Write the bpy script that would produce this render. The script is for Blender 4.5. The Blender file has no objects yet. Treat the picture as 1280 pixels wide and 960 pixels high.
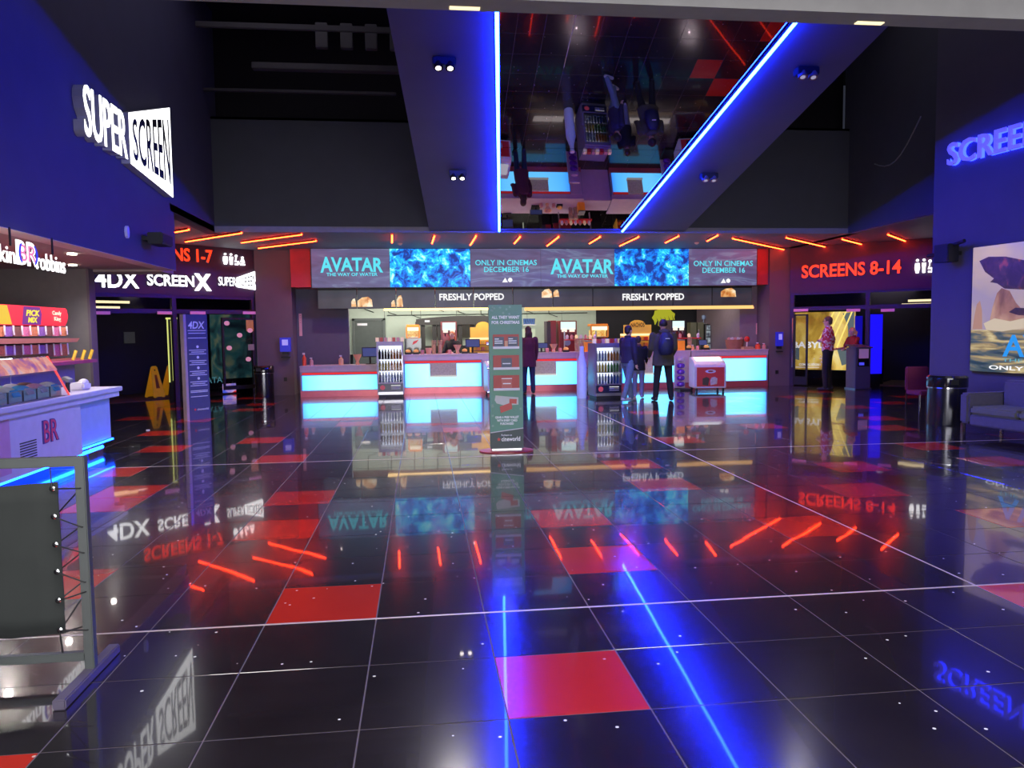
import bpy, bmesh, math, random
from math import sin, cos, tan, radians, pi, floor, ceil, atan2
from mathutils import Vector, Matrix, Quaternion
random.seed(7)
S = bpy.context.scene
COL = S.collection
# ---------------------------------------------------------------- camera
F, H = 960.7, 1.583
yaw, pit, rol = radians(6.72), radians(3.976), radians(0.709)
fw = Vector((sin(yaw)*cos(pit), cos(yaw)*cos(pit), -sin(pit)))
r0 = Vector((cos(yaw), -sin(yaw), 0)); u0 = r0.cross(fw)
CR = r0*cos(rol) - u0*sin(rol); CU = u0*cos(rol) + r0*sin(rol)
CAM = Vector((0, 0, H))
cd = bpy.data.cameras.new('camera'); co = bpy.data.objects.new('camera', cd); COL.objects.link(co)
cd.sensor_width = 36; cd.lens = F/1280*36; cd.clip_end = 200; cd.clip_start = .05
M4 = Matrix((( CR.x, CU.x, -fw.x, 0), (CR.y, CU.y, -fw.y, 0), (CR.z, CU.z, -fw.z, H), (0, 0, 0, 1)))
co.matrix_world = M4
S.camera = co
# ---------------------------------------------------------------- world, exposure
w = bpy.data.worlds.new('world'); S.world = w; w.use_nodes = True
w.node_tree.nodes['Background'].inputs[0].default_value = (.45, .5, .75, 1)
w.node_tree.nodes['Background'].inputs[1].default_value = .05
S.view_settings.view_transform = 'Standard'; S.view_settings.look = 'None'
S.view_settings.exposure = 0; S.view_settings.gamma = 1
S.view_settings.use_curve_mapping = False
BLUE = 280.0      # radiance of the blue ceiling tubes
RED = 34.0        # radiance of the red soffit battens
def spot_light(name, loc, power, ang, color=(1, .95, .9), r=.03):
    l = bpy.data.lights.new(name, 'SPOT'); l.energy = power; l.spot_size = radians(ang); l.spot_blend = .6; l.color = color; l.shadow_soft_size = r
    o = bpy.data.objects.new(name, l); COL.objects.link(o); o.location = loc; return o
def area_light(name, loc, rot, sx, sy, power, color):
    l = bpy.data.lights.new(name, 'AREA'); l.shape = 'RECTANGLE'; l.size = sx; l.size_y = sy; l.energy = power; l.color = color
    o = bpy.data.objects.new(name, l); COL.objects.link(o); o.location = loc; o.rotation_euler = rot
    return o
# entrance glazing behind the camera lets daylight into the foyer
area_light('foyer_daylight', (1, -7, 2.0), (radians(90), 0, 0), 11, 3.4, 1300, (.97, .97, 1))
# dim unseen fill added high in the dark void on both sides of the canopy
area_light('void_fill', (-2.3, 11, 8.2), (0, 0, 0), 2.5, 8, 40, (.85, .85, 1))
area_light('void_fill', (8, 11, 8.2), (0, 0, 0), 2.5, 8, 30, (.85, .8, 1))
# foyer ceiling downlights over the camera
area_light('foyer_downlight', (-1.5, 2.2, 3.36), (0, 0, 0), .9, .9, 75, (1, .96, .92))
area_light('foyer_downlight', (2.2, 2.2, 3.36), (0, 0, 0), .9, .9, 75, (1, .96, .92))
# bar ceiling lights
area_light('bar_light', (0.5, 21.3, 2.7), (radians(35), 0, 0), 5.5, .5, 330, (1, .92, .78))
for k in range(4): spot_light('soffit_fill', (-2.0+3.2*k, 18.6, 3.62), 90, 150, (1, .85, .8), .02)  # fill added under the soffit to brighten the counter fronts
area_light('bar_light', (6.0, 21.3, 2.7), (radians(15), 0, 0), 5.0, .5, 90, (1, .93, .8))
# kiosk ceiling wash
for k in range(5): spot_light('kiosk_spot', (-5.0, 6.4+1.6*k, 2.69), 110, 150, (1, .93, .85), .04)
# corridors behind the doors
area_light('corridor_light', (-8.5, 22, 2.6), (0, 0, 0), 2, 1, 12, (1, .9, .75))
area_light('corridor_light', (14.0, 21, 2.6), (0, 0, 0), 2, 1, 12, (1, .9, .75))

# ---------------------------------------------------------------- ray helper: a pixel to a point on a known real surface
def ray(x, y): return fw + CR*((x-640)/F) - CU*((y-480)/F)
def onfloor(x, y, z=0):
    r = ray(x, y); return CAM + r*((z-H)/r.z)
def atY(x, y, Y):
    r = ray(x, y); return CAM + r*(Y/r.y)
def atX(x, y, X):
    r = ray(x, y); return CAM + r*(X/r.x)
def onplane(x, y, p, n):
    r = ray(x, y); n = Vector(n); return CAM + r*((Vector(p)-CAM).dot(n)/r.dot(n))
# ---------------------------------------------------------------- materials
MATS = {}
def mat(name, col=(.5, .5, .5), rough=.5, metal=0., em=None, es=0., coat=0., noise=.12, nscale=9., trans=0., ior=1.5, alpha=1., bump=0.):
    if name in MATS: return MATS[name]
    m = bpy.data.materials.new(name); m.use_nodes = True; nt = m.node_tree; b = nt.nodes['Principled BSDF']
    b.inputs['Roughness'].default_value = rough; b.inputs['Metallic'].default_value = metal
    b.inputs['Base Color'].default_value = (*col, 1)
    if coat: b.inputs['Coat Weight'].default_value = coat; b.inputs['Coat Roughness'].default_value = .04
    if trans: b.inputs['Transmission Weight'].default_value = trans; b.inputs['IOR'].default_value = ior
    if alpha < 1: b.inputs['Alpha'].default_value = alpha
    if em: b.inputs['Emission Color'].default_value = (*em, 1); b.inputs['Emission Strength'].default_value = es
    if noise:
        tc = nt.nodes.new('ShaderNodeTexCoord'); nz = nt.nodes.new('ShaderNodeTexNoise'); nz.inputs['Scale'].default_value = nscale; nz.inputs['Detail'].default_value = 3
        nt.links.new(tc.outputs['Object'], nz.inputs['Vector'])
        mx = nt.nodes.new('ShaderNodeMix'); mx.data_type = 'RGBA'
        mx.inputs[6].default_value = (*[c*(1-noise) for c in col], 1); mx.inputs[7].default_value = (*[min(1, c*(1+noise)) for c in col], 1)
        nt.links.new(nz.outputs['Fac'], mx.inputs[0]); nt.links.new(mx.outputs[2], b.inputs['Base Color'])
        if bump:
            bp = nt.nodes.new('ShaderNodeBump'); bp.inputs['Strength'].default_value = bump; bp.inputs['Distance'].default_value = .01
            nt.links.new(nz.outputs['Fac'], bp.inputs['Height']); nt.links.new(bp.outputs[0], b.inputs['Normal'])
    MATS[name] = m; return m
def emat(name, col=(1, 1, 1), st=1., base=(.02, .02, .02)): 
    m = mat(name, base, .5, em=col, es=st, noise=0); m.node_tree.nodes['Principled BSDF'].inputs['Specular IOR Level'].default_value = .15; return m

def screen_clip(name='screen clip'):     # moving underwater picture on the LED wall
    m = bpy.data.materials.new(name); m.use_nodes = True; nt = m.node_tree; b = nt.nodes['Principled BSDF']
    tc = nt.nodes.new('ShaderNodeTexCoord'); nz = nt.nodes.new('ShaderNodeTexNoise'); nz.inputs['Scale'].default_value = 4.2; nz.inputs['Detail'].default_value = 9; nz.inputs['Roughness'].default_value = .68; nz.inputs['Distortion'].default_value = .5
    rp = nt.nodes.new('ShaderNodeValToRGB'); e = rp.color_ramp.elements
    e[0].position = .42; e[0].color = (.0, .03, .25, 1); e[1].position = .67; e[1].color = (.6, 1, .9, 1)
    x = e.new(.48); x.color = (0, .14, .75, 1); x = e.new(.53); x.color = (0, .33, .85, 1); x = e.new(.585); x.color = (.02, .7, .85, 1)
    nt.links.new(tc.outputs['Object'], nz.inputs['Vector']); nt.links.new(nz.outputs['Fac'], rp.inputs[0])
    nt.links.new(rp.outputs[0], b.inputs['Emission Color']); b.inputs['Emission Strength'].default_value = 1.25; b.inputs['Base Color'].default_value = (0, 0, 0, 1)
    b.inputs['Roughness'].default_value = .5
    return m
def ramp_emission(name, stops, scale, st, distort=.5, detail=5):
    m = bpy.data.materials.new(name); m.use_nodes = True; nt = m.node_tree; b = nt.nodes['Principled BSDF']
    tc = nt.nodes.new('ShaderNodeTexCoord'); mp = nt.nodes.new('ShaderNodeMapping'); mp.inputs['Scale'].default_value = scale
    nz = nt.nodes.new('ShaderNodeTexNoise'); nz.inputs['Scale'].default_value = 1; nz.inputs['Detail'].default_value = detail; nz.inputs['Distortion'].default_value = distort
    rp = nt.nodes.new('ShaderNodeValToRGB'); e = rp.color_ramp.elements
    e[0].position, e[0].color = stops[0][0], (*stops[0][1], 1); e[1].position, e[1].color = stops[-1][0], (*stops[-1][1], 1)
    for p, c in stops[1:-1]: k = e.new(p); k.color = (*c, 1)
    nt.links.new(tc.outputs['Object'], mp.inputs[0]); nt.links.new(mp.outputs[0], nz.inputs['Vector']); nt.links.new(nz.outputs['Fac'], rp.inputs[0])
    nt.links.new(rp.outputs[0], b.inputs['Emission Color']); b.inputs['Emission Strength'].default_value = st; b.inputs['Base Color'].default_value = (.02, .02, .02, 1)
    b.inputs['Roughness'].default_value = .35
    return m
def tile_mat(name, col, col2, glint):    # polished quartz agglomerate, mirror glints put into the colour as pale specks
    m = bpy.data.materials.new(name); m.use_nodes = True; nt = m.node_tree; b = nt.nodes['Principled BSDF']
    g = nt.nodes.new('ShaderNodeNewGeometry')
    nz = nt.nodes.new('ShaderNodeTexNoise'); nz.inputs['Scale'].default_value = 2.3; nz.inputs['Detail'].default_value = 6; nz.inputs['Roughness'].default_value = .65
    mx = nt.nodes.new('ShaderNodeMix'); mx.data_type = 'RGBA'; mx.inputs[6].default_value = (*col, 1); mx.inputs[7].default_value = (*col2, 1)
    vo = nt.nodes.new('ShaderNodeTexVoronoi'); vo.inputs['Scale'].default_value = 9
    lt = nt.nodes.new('ShaderNodeMath'); lt.operation = 'LESS_THAN'; lt.inputs[1].default_value = .068
    sp = nt.nodes.new('ShaderNodeSeparateColor'); gt = nt.nodes.new('ShaderNodeMath'); gt.operation = 'GREATER_THAN'; gt.inputs[1].default_value = .48
    mu = nt.nodes.new('ShaderNodeMath'); mu.operation = 'MULTIPLY'
    m2 = nt.nodes.new('ShaderNodeMix'); m2.data_type = 'RGBA'; m2.inputs[7].default_value = (*glint, 1)
    L = nt.links.new
    L(g.outputs['Position'], nz.inputs['Vector']); L(g.outputs['Position'], vo.inputs['Vector'])
    L(nz.outputs['Fac'], mx.inputs[0]); L(vo.outputs['Distance'], lt.inputs[0]); L(vo.outputs['Color'], sp.inputs[0]); L(sp.outputs[0], gt.inputs[0])
    L(lt.outputs[0], mu.inputs[0]); L(gt.outputs[0], mu.inputs[1]); L(mu.outputs[0], m2.inputs[0]); L(mx.outputs[2], m2.inputs[6]); L(m2.outputs[2], b.inputs['Base Color'])
    n2 = nt.nodes.new('ShaderNodeTexNoise'); n2.inputs['Scale'].default_value = .9; n2.inputs['Detail'].default_value = 2
    L(g.outputs['Position'], n2.inputs['Vector'])
    bp = nt.nodes.new('ShaderNodeBump'); bp.inputs['Strength'].default_value = .10; bp.inputs['Distance'].default_value = .012
    L(n2.outputs['Fac'], bp.inputs['Height']); L(bp.outputs[0], b.inputs['Coat Normal'])
    b.inputs['Roughness'].default_value = .17; b.inputs['Coat Weight'].default_value = .7; b.inputs['Coat Roughness'].default_value = .03; b.inputs['IOR'].default_value = 1.5
    b.inputs['Specular IOR Level'].default_value = .5
    return m
TILE_BLACK = tile_mat('black quartz tile', (.004, .0035, .005), (.027, .020, .023), (.95, .95, .95))
TILE_RED = tile_mat('red quartz tile', (.50, .020, .010), (.60, .028, .014), (.9, .6, .5))
GROUT = mat('grey grout', (.12, .10, .11), .75)
TRIMM = mat('brushed expansion trim', (.62, .52, .48), .45, .3)
WALL = mat('navy grey wall paint', (.055, .056, .075), .85, nscale=2.5)
WALLR = mat('violet grey wall paint', (.075, .06, .09), .8, nscale=2.5)
PIER = mat('dark mauve wall paint', (.13, .095, .12), .75, nscale=2.5)
CANOPY = mat('grey canopy paint', (.14, .13, .165), .7, nscale=1.5)
VOID = mat('black void paint', (.012, .008, .014), .9)
VOIDM = mat('dull services metal', (.06, .05, .06), .6)
BLACK = mat('black', (.008, .008, .01), .5)
BLACKG = mat('gloss black', (.01, .01, .012), .12, coat=.5)
DARKFR = mat('dark door frame', (.035, .02, .05), .4)
WHITE = mat('white laminate', (.62, .60, .66), .35)
METAL = mat('brushed metal', (.45, .44, .46), .3, .9)
CHROME = mat('chrome', (.7, .7, .72), .12, 1)
GREYM = mat('grey steel frame', (.09, .10, .10), .45, .3)
REDM = mat('red plastic', (.55, .02, .025), .35)
ORANGE = mat('orange plastic', (.85, .28, .03), .4)
YELLOW = mat('yellow plastic', (.8, .5, .03), .4)
FASCIA = mat('counter fascia laminate', (.52, .40, .50), .3)
GLASS = mat('clear glass', (.9, .95, .95), .02, trans=1., ior=1.45, noise=0)
DGLASS = mat('door glass', (.75, .75, .8), .02, trans=1., ior=1.2, noise=0)
MIRROR = mat('dark mirror panel', (.22, .20, .24), .012, 1., noise=0)
E_WHITE = emat('white sign light', (1, 1, 1), 2.6)
E_WHITE2 = emat('white print light', (1, 1, 1), 1.0)
E_RED = emat('red sign light', (1, .035, .008), 2.2)
E_BATTEN = emat('red batten light', (1, .035, .006), RED)
E_BLUE = emat('blue tube light', (.0035, .018, 1), BLUE)
E_BLUEK = emat('blue kiosk tube', (.004, .07, 1), 34)
E_CYANT = emat('cyan print light', (.10, .72, .85), 1.1)
E_WARM = emat('warm light', (1, .64, .24), 3.2)
E_SPOT = emat('spot lens light', (1, .9, .72), 14)
E_CREAM = emat('cream tube light', (1, .8, .45), 1.6)
E_YEL = emat('yellow popcorn light', (1, .62, .12), 1.5)
SKIN = mat('skin', (.55, .33, .26), .5, nscale=20)
E_BARL = emat('bar strip light', (1, .55, .18), 1.3)
# ---------------------------------------------------------------- mesh builder
Z3 = Vector((0, 0, 1))
class MB:
    def __init__(s): s.v = []; s.f = []; s.mi = []; s.cur = 0
    def add(s, vs, fs):
        n = len(s.v); s.v += [Vector(q) for q in vs]; s.f += [[i+n for i in f] for f in fs]; s.mi += [s.cur]*len(fs); return s
    def box(s, c, d, rz=0, rx=0, ry=0):
        R = Matrix.Rotation(rz, 3, 'Z') @ Matrix.Rotation(rx, 3, 'X') @ Matrix.Rotation(ry, 3, 'Y'); c = Vector(c)
        vs = [c + R @ Vector((x*d[0]/2, y*d[1]/2, z*d[2]/2)) for x in (-1, 1) for y in (-1, 1) for z in (-1, 1)]
        return s.add(vs, [(0, 1, 3, 2), (4, 6, 7, 5), (0, 4, 5, 1), (2, 3, 7, 6), (0, 2, 6, 4), (1, 5, 7, 3)])
    def b2(s, p, q): return s.box([(a+b)/2 for a, b in zip(p, q)], [abs(b-a) for a, b in zip(p, q)])
    def cyl(s, p, q, r, r2=None, n=12, cap=True):
        p = Vector(p); q = Vector(q); r2 = r if r2 is None else r2; d = (q-p).normalized()
        a = d.orthogonal().normalized(); b = d.cross(a)
        vs = [p+(a*cos(t)+b*sin(t))*r for t in [2*pi*i/n for i in range(n)]] + [q+(a*cos(t)+b*sin(t))*r2 for t in [2*pi*i/n for i in range(n)]]
        fs = [(i, (i+1) % n, n+(i+1) % n, n+i) for i in range(n)]
        if cap: fs += [list(range(n))[::-1], list(range(n, 2*n))]
        return s.add(vs, fs)
    def lathe(s, c, prof, n=16, sx=1, sy=1):
        c = Vector(c); vs = []; fs = []
        for r, z in prof: vs += [c+Vector((r*cos(2*pi*i/n)*sx, r*sin(2*pi*i/n)*sy, z)) for i in range(n)]
        for k in range(len(prof)-1):
            fs += [(k*n+i, k*n+(i+1) % n, (k+1)*n+(i+1) % n, (k+1)*n+i) for i in range(n)]
        fs += [list(range(n))[::-1], [len(vs)-n+i for i in range(n)]]
        return s.add(vs, fs)
    def ell(s, c, r, n=12, m=8):
        c = Vector(c); vs = []; fs = []
        for j in range(1, m):
            t = pi*j/m; vs += [c+Vector((r[0]*sin(t)*cos(2*pi*i/n), r[1]*sin(t)*sin(2*pi*i/n), r[2]*cos(t))) for i in range(n)]
        top = len(vs); vs += [c+Vector((0, 0, r[2])), c-Vector((0, 0, r[2]))]
        for j in range(m-2): fs += [(j*n+i, (j+1)*n+i, (j+1)*n+(i+1) % n, j*n+(i+1) % n) for i in range(n)]
        fs += [(top, i, (i+1) % n) for i in range(n)] + [(top+1, (m-2)*n+(i+1) % n, (m-2)*n+i) for i in range(n)]
        return s.add(vs, fs)
    def path(s, pts, r, n=6):
        for a, b in zip(pts[:-1], pts[1:]): s.cyl(a, b, r, n=n)
        return s
    def prism(s, poly, fr, c0, c1):       # poly in frame coordinates (a,b), extruded from depth c0 to c1
        n = len(poly); vs = [fr.p(a, b, c0) for a, b in poly]+[fr.p(a, b, c1) for a, b in poly]
        fs = [list(range(n))[::-1], list(range(n, 2*n))]+[(i, (i+1) % n, n+(i+1) % n, n+i) for i in range(n)]
        return s.add(vs, fs)
    def fbox(s, fr, a0, a1, b0, b1, c0, c1): return s.prism([(a0, b0), (a1, b0), (a1, b1), (a0, b1)], fr, c0, c1)
    def build(s, name, m, parent=None, world=None, smooth=False, bevel=0, kind=None, label=None):
        me = bpy.data.meshes.new(name)
        off = Vector(world) if world is not None else Vector((0, 0, 0))
        me.from_pydata([v-off for v in s.v], [], s.f)
        ms = m if isinstance(m, (list, tuple)) else [m]
        for k in ms: me.materials.append(k)
        if len(ms) > 1: me.polygons.foreach_set('material_index', s.mi)
        bm = bmesh.new(); bm.from_mesh(me)
        bmesh.ops.recalc_face_normals(bm, faces=bm.faces)
        if bevel: bmesh.ops.bevel(bm, geom=[e for e in bm.edges if e.is_manifold and e.calc_face_angle(0) > .5], offset=bevel, segments=2, affect='EDGES', clamp_overlap=True)
        bm.to_mesh(me); bm.free()
        if smooth:
            me.polygons.foreach_set('use_smooth', [True]*len(me.polygons)); 
            me.set_sharp_from_angle(angle=radians(40))
        o = bpy.data.objects.new(name, me); COL.objects.link(o)
        if parent is not None: o.parent = parent
        if kind: o['kind'] = kind
        if label: o['label'] = label
        return o
class Fr:
    def __init__(s, o, r, u=(0, 0, 1)): s.o = Vector(o); s.r = Vector(r).normalized(); s.u = Vector(u).normalized(); s.n = s.r.cross(s.u)
    def p(s, a, b, c=0): return s.o+s.r*a+s.u*b+s.n*c
    def ab(s, x, y, c=0):
        q = onplane(x, y, s.o+s.n*c, s.n)-s.o; return q.dot(s.r), q.dot(s.u)
def thing(name, label, cat, loc=(0, 0, 0), rz=0, group=None):
    o = bpy.data.objects.new(name, None); COL.objects.link(o); o.location = loc; o.rotation_euler = (0, 0, rz); o.empty_display_size = .1
    o['label'] = label; o['category'] = cat
    if group: o['group'] = group
    return o
def tag(o, label, cat, group=None):
    o['label'] = label; o['category'] = cat
    if group: o['group'] = group
    return o
def struct(name, mb, m, **k):
    o = mb.build(name, m, **k); o['kind'] = 'structure'; return o
def dup(root, loc, rz, label, group=None):
    r = root.copy(); COL.objects.link(r); r.location = loc; r.rotation_euler = (0, 0, rz); r['label'] = label
    if group: r['group'] = group
    for ch in list(root.children):
        c = ch.copy(); COL.objects.link(c); c.parent = r
        for g in list(ch.children):
            d = g.copy(); COL.objects.link(d); d.parent = c
    return r
# ---------------------------------------------------------------- lettering
_tc = {}
def glyphs(text, off=0., shear=0.):
    """per character meshes in a unit em frame: list of (char, verts, faces)"""
    key = (text, off, shear)
    if key in _tc: return _tc[key]
    cu = bpy.data.curves.new('t', 'FONT'); cu.size = 1; cu.offset = off; cu.shear = shear; cu.extrude = .5; cu.resolution_u = 3
    ob = bpy.data.objects.new('t', cu); COL.objects.link(ob)
    out = []
    def mesh(body):
        cu.body = body; dg = bpy.context.evaluated_depsgraph_get(); dg.update()
        me = bpy.data.meshes.new_from_object(ob.evaluated_get(dg)); vs = [v.co.copy() for v in me.vertices]; fs = [list(p.vertices) for p in me.polygons]; bpy.data.meshes.remove(me); return vs, fs
    for i, ch in enumerate(text):
        if ch == ' ': continue
        pv, _ = mesh(text[:i+1]); right = max(v.x for v in pv)
        vs, fs = mesh(ch); r2 = max(v.x for v in vs)
        for v in vs: v.x += right-r2
        out.append((ch, vs, fs))
    bpy.data.objects.remove(ob); bpy.data.curves.remove(cu)
    _tc[key] = out; return out
def lettering(text, fr, a0, a1, b0, b1, c0, c1, m, parent, world, off=.0, shear=0., name='letter', joined=False, warp=None, back=None):
    """fit text into the rectangle a0..a1 x b0..b1 of a frame, depth c0..c1; each letter a part"""
    G = glyphs(text, off, shear)
    xs = [v.x for g in G for v in g[1]]; ys = [v.y for g in G for v in g[1]]
    x0, x1, y0, y1 = min(xs), max(xs), min(ys), max(ys)
    def tr(v):
        s = (v.x-x0)/(x1-x0); t = (v.y-y0)/(y1-y0)
        if warp: A, B = warp(s, t)
        else: A, B = a0+(a1-a0)*s, b0+(b1-b0)*t
        return fr.p(A, B, c1 if v.z > 0 else c0)
    mb = MB(); res = []
    for ch, vs, fs in G:
        if not joined: mb = MB()
        mb.add([tr(v) for v in vs], fs)
        if not joined: res.append(mb.build(name, m, parent, world))
    if joined: res.append(mb.build(name, m, parent, world))
    return res
# ================================================================ SETTING
X0, Y0, TS = .324, 4.22, .6
RED_T = {(0, -2), (-2, 0), (-5, 1), (-4, -3), (1, 1), (5, -1), (-3, 5), (-3, 3), (-4, 9), (1, 3), (4, 2), (6, 4), (7, 6), (7, 2), (10, 6), (10, 8), (3, 7), (3, 5), (5, 10),
         (-7, 8), (-6, 6), (-6, 5), (-8, 14), (-11, 23), (-10, 21), (-10, 18), (-8, 25), (-7, 22), (-7, 20), (-8, 17), (12, 13), (13, 16), (14, 19), (11, 20), (15, 22), (9, 15), (12, 17), (11, 11), (13, 20), (15, 17), (0, 13), (-3, 15), (6, 16), (10, 19), (12, 22), (8, 12), (-5, 12), (-7, 11), (-9, 11), (13, 9), (17, 19), (-13, 19), (-12, 16), (-9, 24)}
fl = MB().b2((-16, -8, -.30), (20, 30, -.0016)); floor_o = struct('floor', fl, GROUT)
tm = MB(); g = .003
tm.box((TS/2, TS/2, -.006), (TS-2*g, TS-2*g, .012))
tB = tm.build('floor_tile', TILE_BLACK, floor_o); tB['label'] = 'polished black floor tile'
bmx = bmesh.new(); bmx.from_mesh(tB.data); bmesh.ops.bevel(bmx, geom=[e for e in bmx.edges if all(v.co.z > -.001 for v in e.verts)], offset=.0012, segments=1, affect='EDGES'); bmx.to_mesh(tB.data); bmx.free()
meR = tB.data.copy(); meR.materials.clear(); meR.materials.append(TILE_RED)
vis = []
for j in range(-4, 45):
    for i in range(-30, 34):
        cx, cy = X0+TS*(i+.5), Y0+TS*(j+.5)
        d = Vector((cx, cy, 0))-CAM; z = d.dot(fw)
        if z < .8: continue
        px = 640+F*d.dot(CR)/z; py = 480-F*d.dot(CU)/z
        vis.append((z, i, j, -60 < px < 1340 and py < 1010))
vis.sort()
singles = [(i, j) for z, i, j, v in vis if v][:296]; ss = set(singles)
first = True
for i, j in singles:
    if first: o = tB; first = False
    else: o = tB.copy(); COL.objects.link(o)
    o.location = (X0+TS*i, Y0+TS*j, 0)
    if (i, j) in RED_T: o.data = meR; o['label'] = 'polished red floor tile'
far = MB()
for j in range(-20, 44):
    for i in range(-27, 33):
        if (i, j) in ss: continue
        far.cur = 1 if (i, j) in RED_T else 0
        a, b = X0+TS*i+g, Y0+TS*j+g; a2, b2 = a+TS-2*g, b+TS-2*g
        far.add([(a, b, 0), (a2, b, 0), (a2, b2, 0), (a, b2, 0), (a, b, -.012), (a2, b, -.012), (a2, b2, -.012), (a, b2, -.012)],
                [(0, 1, 2, 3), (0, 4, 5, 1), (1, 5, 6, 2), (2, 6, 7, 3), (3, 7, 4, 0)])
far.build('floor_tile', [TILE_BLACK, TILE_RED], floor_o, kind='stuff')
# expansion trims between tile fields
t = MB().b2((-14, Y0-.008, -.011), (18, Y0+.008, .0012)); struct('trim_1', t, TRIMM)
t = MB().b2((X0+5*TS-.007, Y0, -.011), (X0+5*TS+.007, 16, .0011)); struct('trim_2', t, TRIMM)
t = MB().b2((-14, Y0+9*TS-.006, -.011), (18, Y0+9*TS+.006, .0011)); struct('trim_3', t, TRIMM)

# foyer ceiling and its bulkhead edge
FC = mat('foyer ceiling paint', (.27, .26, .26), .8)
tr = MB().b2((-12, -8, 3.40), (14, 4.02, 3.7)); struct('ceiling', tr, FC)
t = MB().b2((-12, 4.06, 3.285), (14, 4.22, 3.9)); struct('trim_4', t, FC)
t = MB().b2((-12, 4.02, 3.43), (14, 4.06, 3.9)); struct('trim_5', t, mat('shadow gap', (.05, .03, .03), .9))
for k, px in enumerate((577, 1075)):
    p = onfloor(px, 21+14*k, 3.285)
    o = MB().b2((p.x-.07, 4.165, 3.28), (p.x+.09, 4.20, 3.288)).build('bulkhead_light', E_CREAM); 
    tag(o, ['small warm light flush in the bulkhead above the blue tubes', 'small warm light flush in the bulkhead towards the right'][k], 'light')
# foyer enclosure behind the camera
t = MB().b2((-12.2, -8, 0), (-12, 4.2, 3.7)); struct('wall_foyer_left', t, WALLR)
t = MB().b2((14, -8, 0), (14.2, 4.2, 3.7)); struct('wall_foyer_right', t, WALLR)

# left wall (over the kiosk) and kiosk enclosure
XL, YE = -4.2, 14.07
t = MB().b2((XL-.25, 4.22, 2.70), (XL, YE, 8.5)); t.b2((XL-.25, YE-.001, 3.70), (XL, 17.2, 8.5)); struct('wall_left', t, mat('deep blue grey wall paint', (.070, .060, .13), .8, nscale=2.5))
t = MB().b2((-9.2, 4.4, 2.72), (XL-.25, YE, 2.85)); struct('ceiling_kiosk', t, mat('kiosk ceiling', (.33, .28, .25), .8))
t = MB().b2((-9.2, YE+.0, 2.68), (XL-.25, 14.75, 2.85)); struct('ceiling_passage', t, mat('kiosk ceiling'))
t = MB().b2((XL-.26, 4.4, 2.695), (XL-.0, YE, 2.70)); struct('trim_6', t, mat('pale bulkhead edge', (.6, .5, .45), .7))
KW = mat('taupe kiosk wall', (.17, .155, .15), .75)
t = MB().b2((-9.4, 4.3, 0), (-9.2, YE, 2.9)); t.b2((-9.2, 4.3, 0), (XL-.8, 4.4, 2.9)); struct('wall_kiosk_back', t, KW)
kx = atY(115, 420, 13.9).x
t = MB().b2((-9.2, 13.9, 0), (kx-.04, 14.1, 2.72)); struct('wall_kiosk_end', t, KW)
t = MB().b2((kx-.04, 13.88, 0), (kx, 14.12, 2.72)); struct('trim_7', t, PIER)

# back wall above the soffit, void ceiling, services
YB = 16.75; ZS = 3.70
t = MB().b2((-4.4, YB, ZS+.12), (10.1, YB+.2, 6.05)); struct('wall_back', t, WALL)
t = MB().b2((XL-.3, 4.22, 8.3), (13, YB+4, 8.5)); struct('ceiling_void', t, VOID)
t = MB().b2((-4.4, YB+.9, 6.0), (10.1, YB+1.1, 8.4)); t.b2((-12, 4.23, 3.9), (14, 4.3, 8.4)); struct('wall_void', t, VOID)
t = MB().b2((-4.4, YB, 6.0), (10.1, YB+1, 6.05)); struct('trim_8', t, VOID)
def services(x, y, z, l, w, h, label, kindn='duct'):
    o = MB().box((x, y, z), (l, w, h)).build(kindn, VOIDM, bevel=.01); tag(o, label, kindn)
services(-1.6, 14.4, 7.0, 4.4, .06, .10, 'long grey cable tray hung in the dark void, lower and nearer one', 'cable_tray')
services(-1.2, 15.6, 6.7, 3.8, .18, .12, 'flat pale metal duct in the dark void above the wall')
services(-.9, 13.2, 7.3, 3.0, .25, .16, 'box shaped metal duct high in the dark void', 'box_duct')
services(-2.4, 16.3, 6.45, 4.0, .10, .06, 'thin steel rail just above the top of the back wall', 'rail')
for k in range(4):
    services(-1.7+k*.45, 14.9, 7.05, .22, .12, .45, ['first', 'second', 'third', 'fourth'][k]+' from left of the short dark hangers behind the cable tray', 'hanger')

# soffit with the red battens
SOF = mat('soffit paint', (.20, .185, .24), .6)
sp = [(-4.4+.2, YE-.1), (-4.4+.2, YB), (9.9, YB), (9.75, 13.6), (13.6, 13.6), (13.6, 21), (-9, 21), (-9, YE-.1)]
fz = Fr((0, 0, ZS), (1, 0, 0), (0, 1, 0))
t = MB(); t.b2((-9, YE-.2, ZS), (XL-.0, 21, ZS+.12)); t.b2((XL, YB-.015, ZS), (10.0, 21, ZS+.119)); t.b2((9.8, 13.2, ZS), (14.5, 21, ZS+.12)); struct('ceiling_soffit', t, SOF)
lab_c = ['second', 'third', 'fourth', 'fifth', 'sixth', 'seventh', 'eighth', 'ninth']
def batten(p, q, label):
    a = onfloor(*p, ZS-.03); b = onfloor(*q, ZS-.03)
    T = thing('ceiling_batten', label, 'light', (a.x, a.y, ZS), 0, 'red battens on the soffit')
    MB().cyl(a, b, .021, n=8).build('tube', E_BATTEN, T, T.location)
    m = MB().cyl((a.x, a.y, ZS-.012), (b.x, b.y, ZS-.012), .03, n=6); m.build('housing', mat('red batten housing', (.3, .02, .02), .5), T, T.location)
cent = [((490, 294), (490, 303)), ((543, 295), (540, 304)), ((595, 295), (588, 306)), ((650, 296), (643, 304)), ((698, 296), (684, 307)), ((750, 296), (737, 304)), ((798, 296), (775, 307)), ((848, 295), (832, 303)), ((897, 294), (884, 301))]
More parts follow.
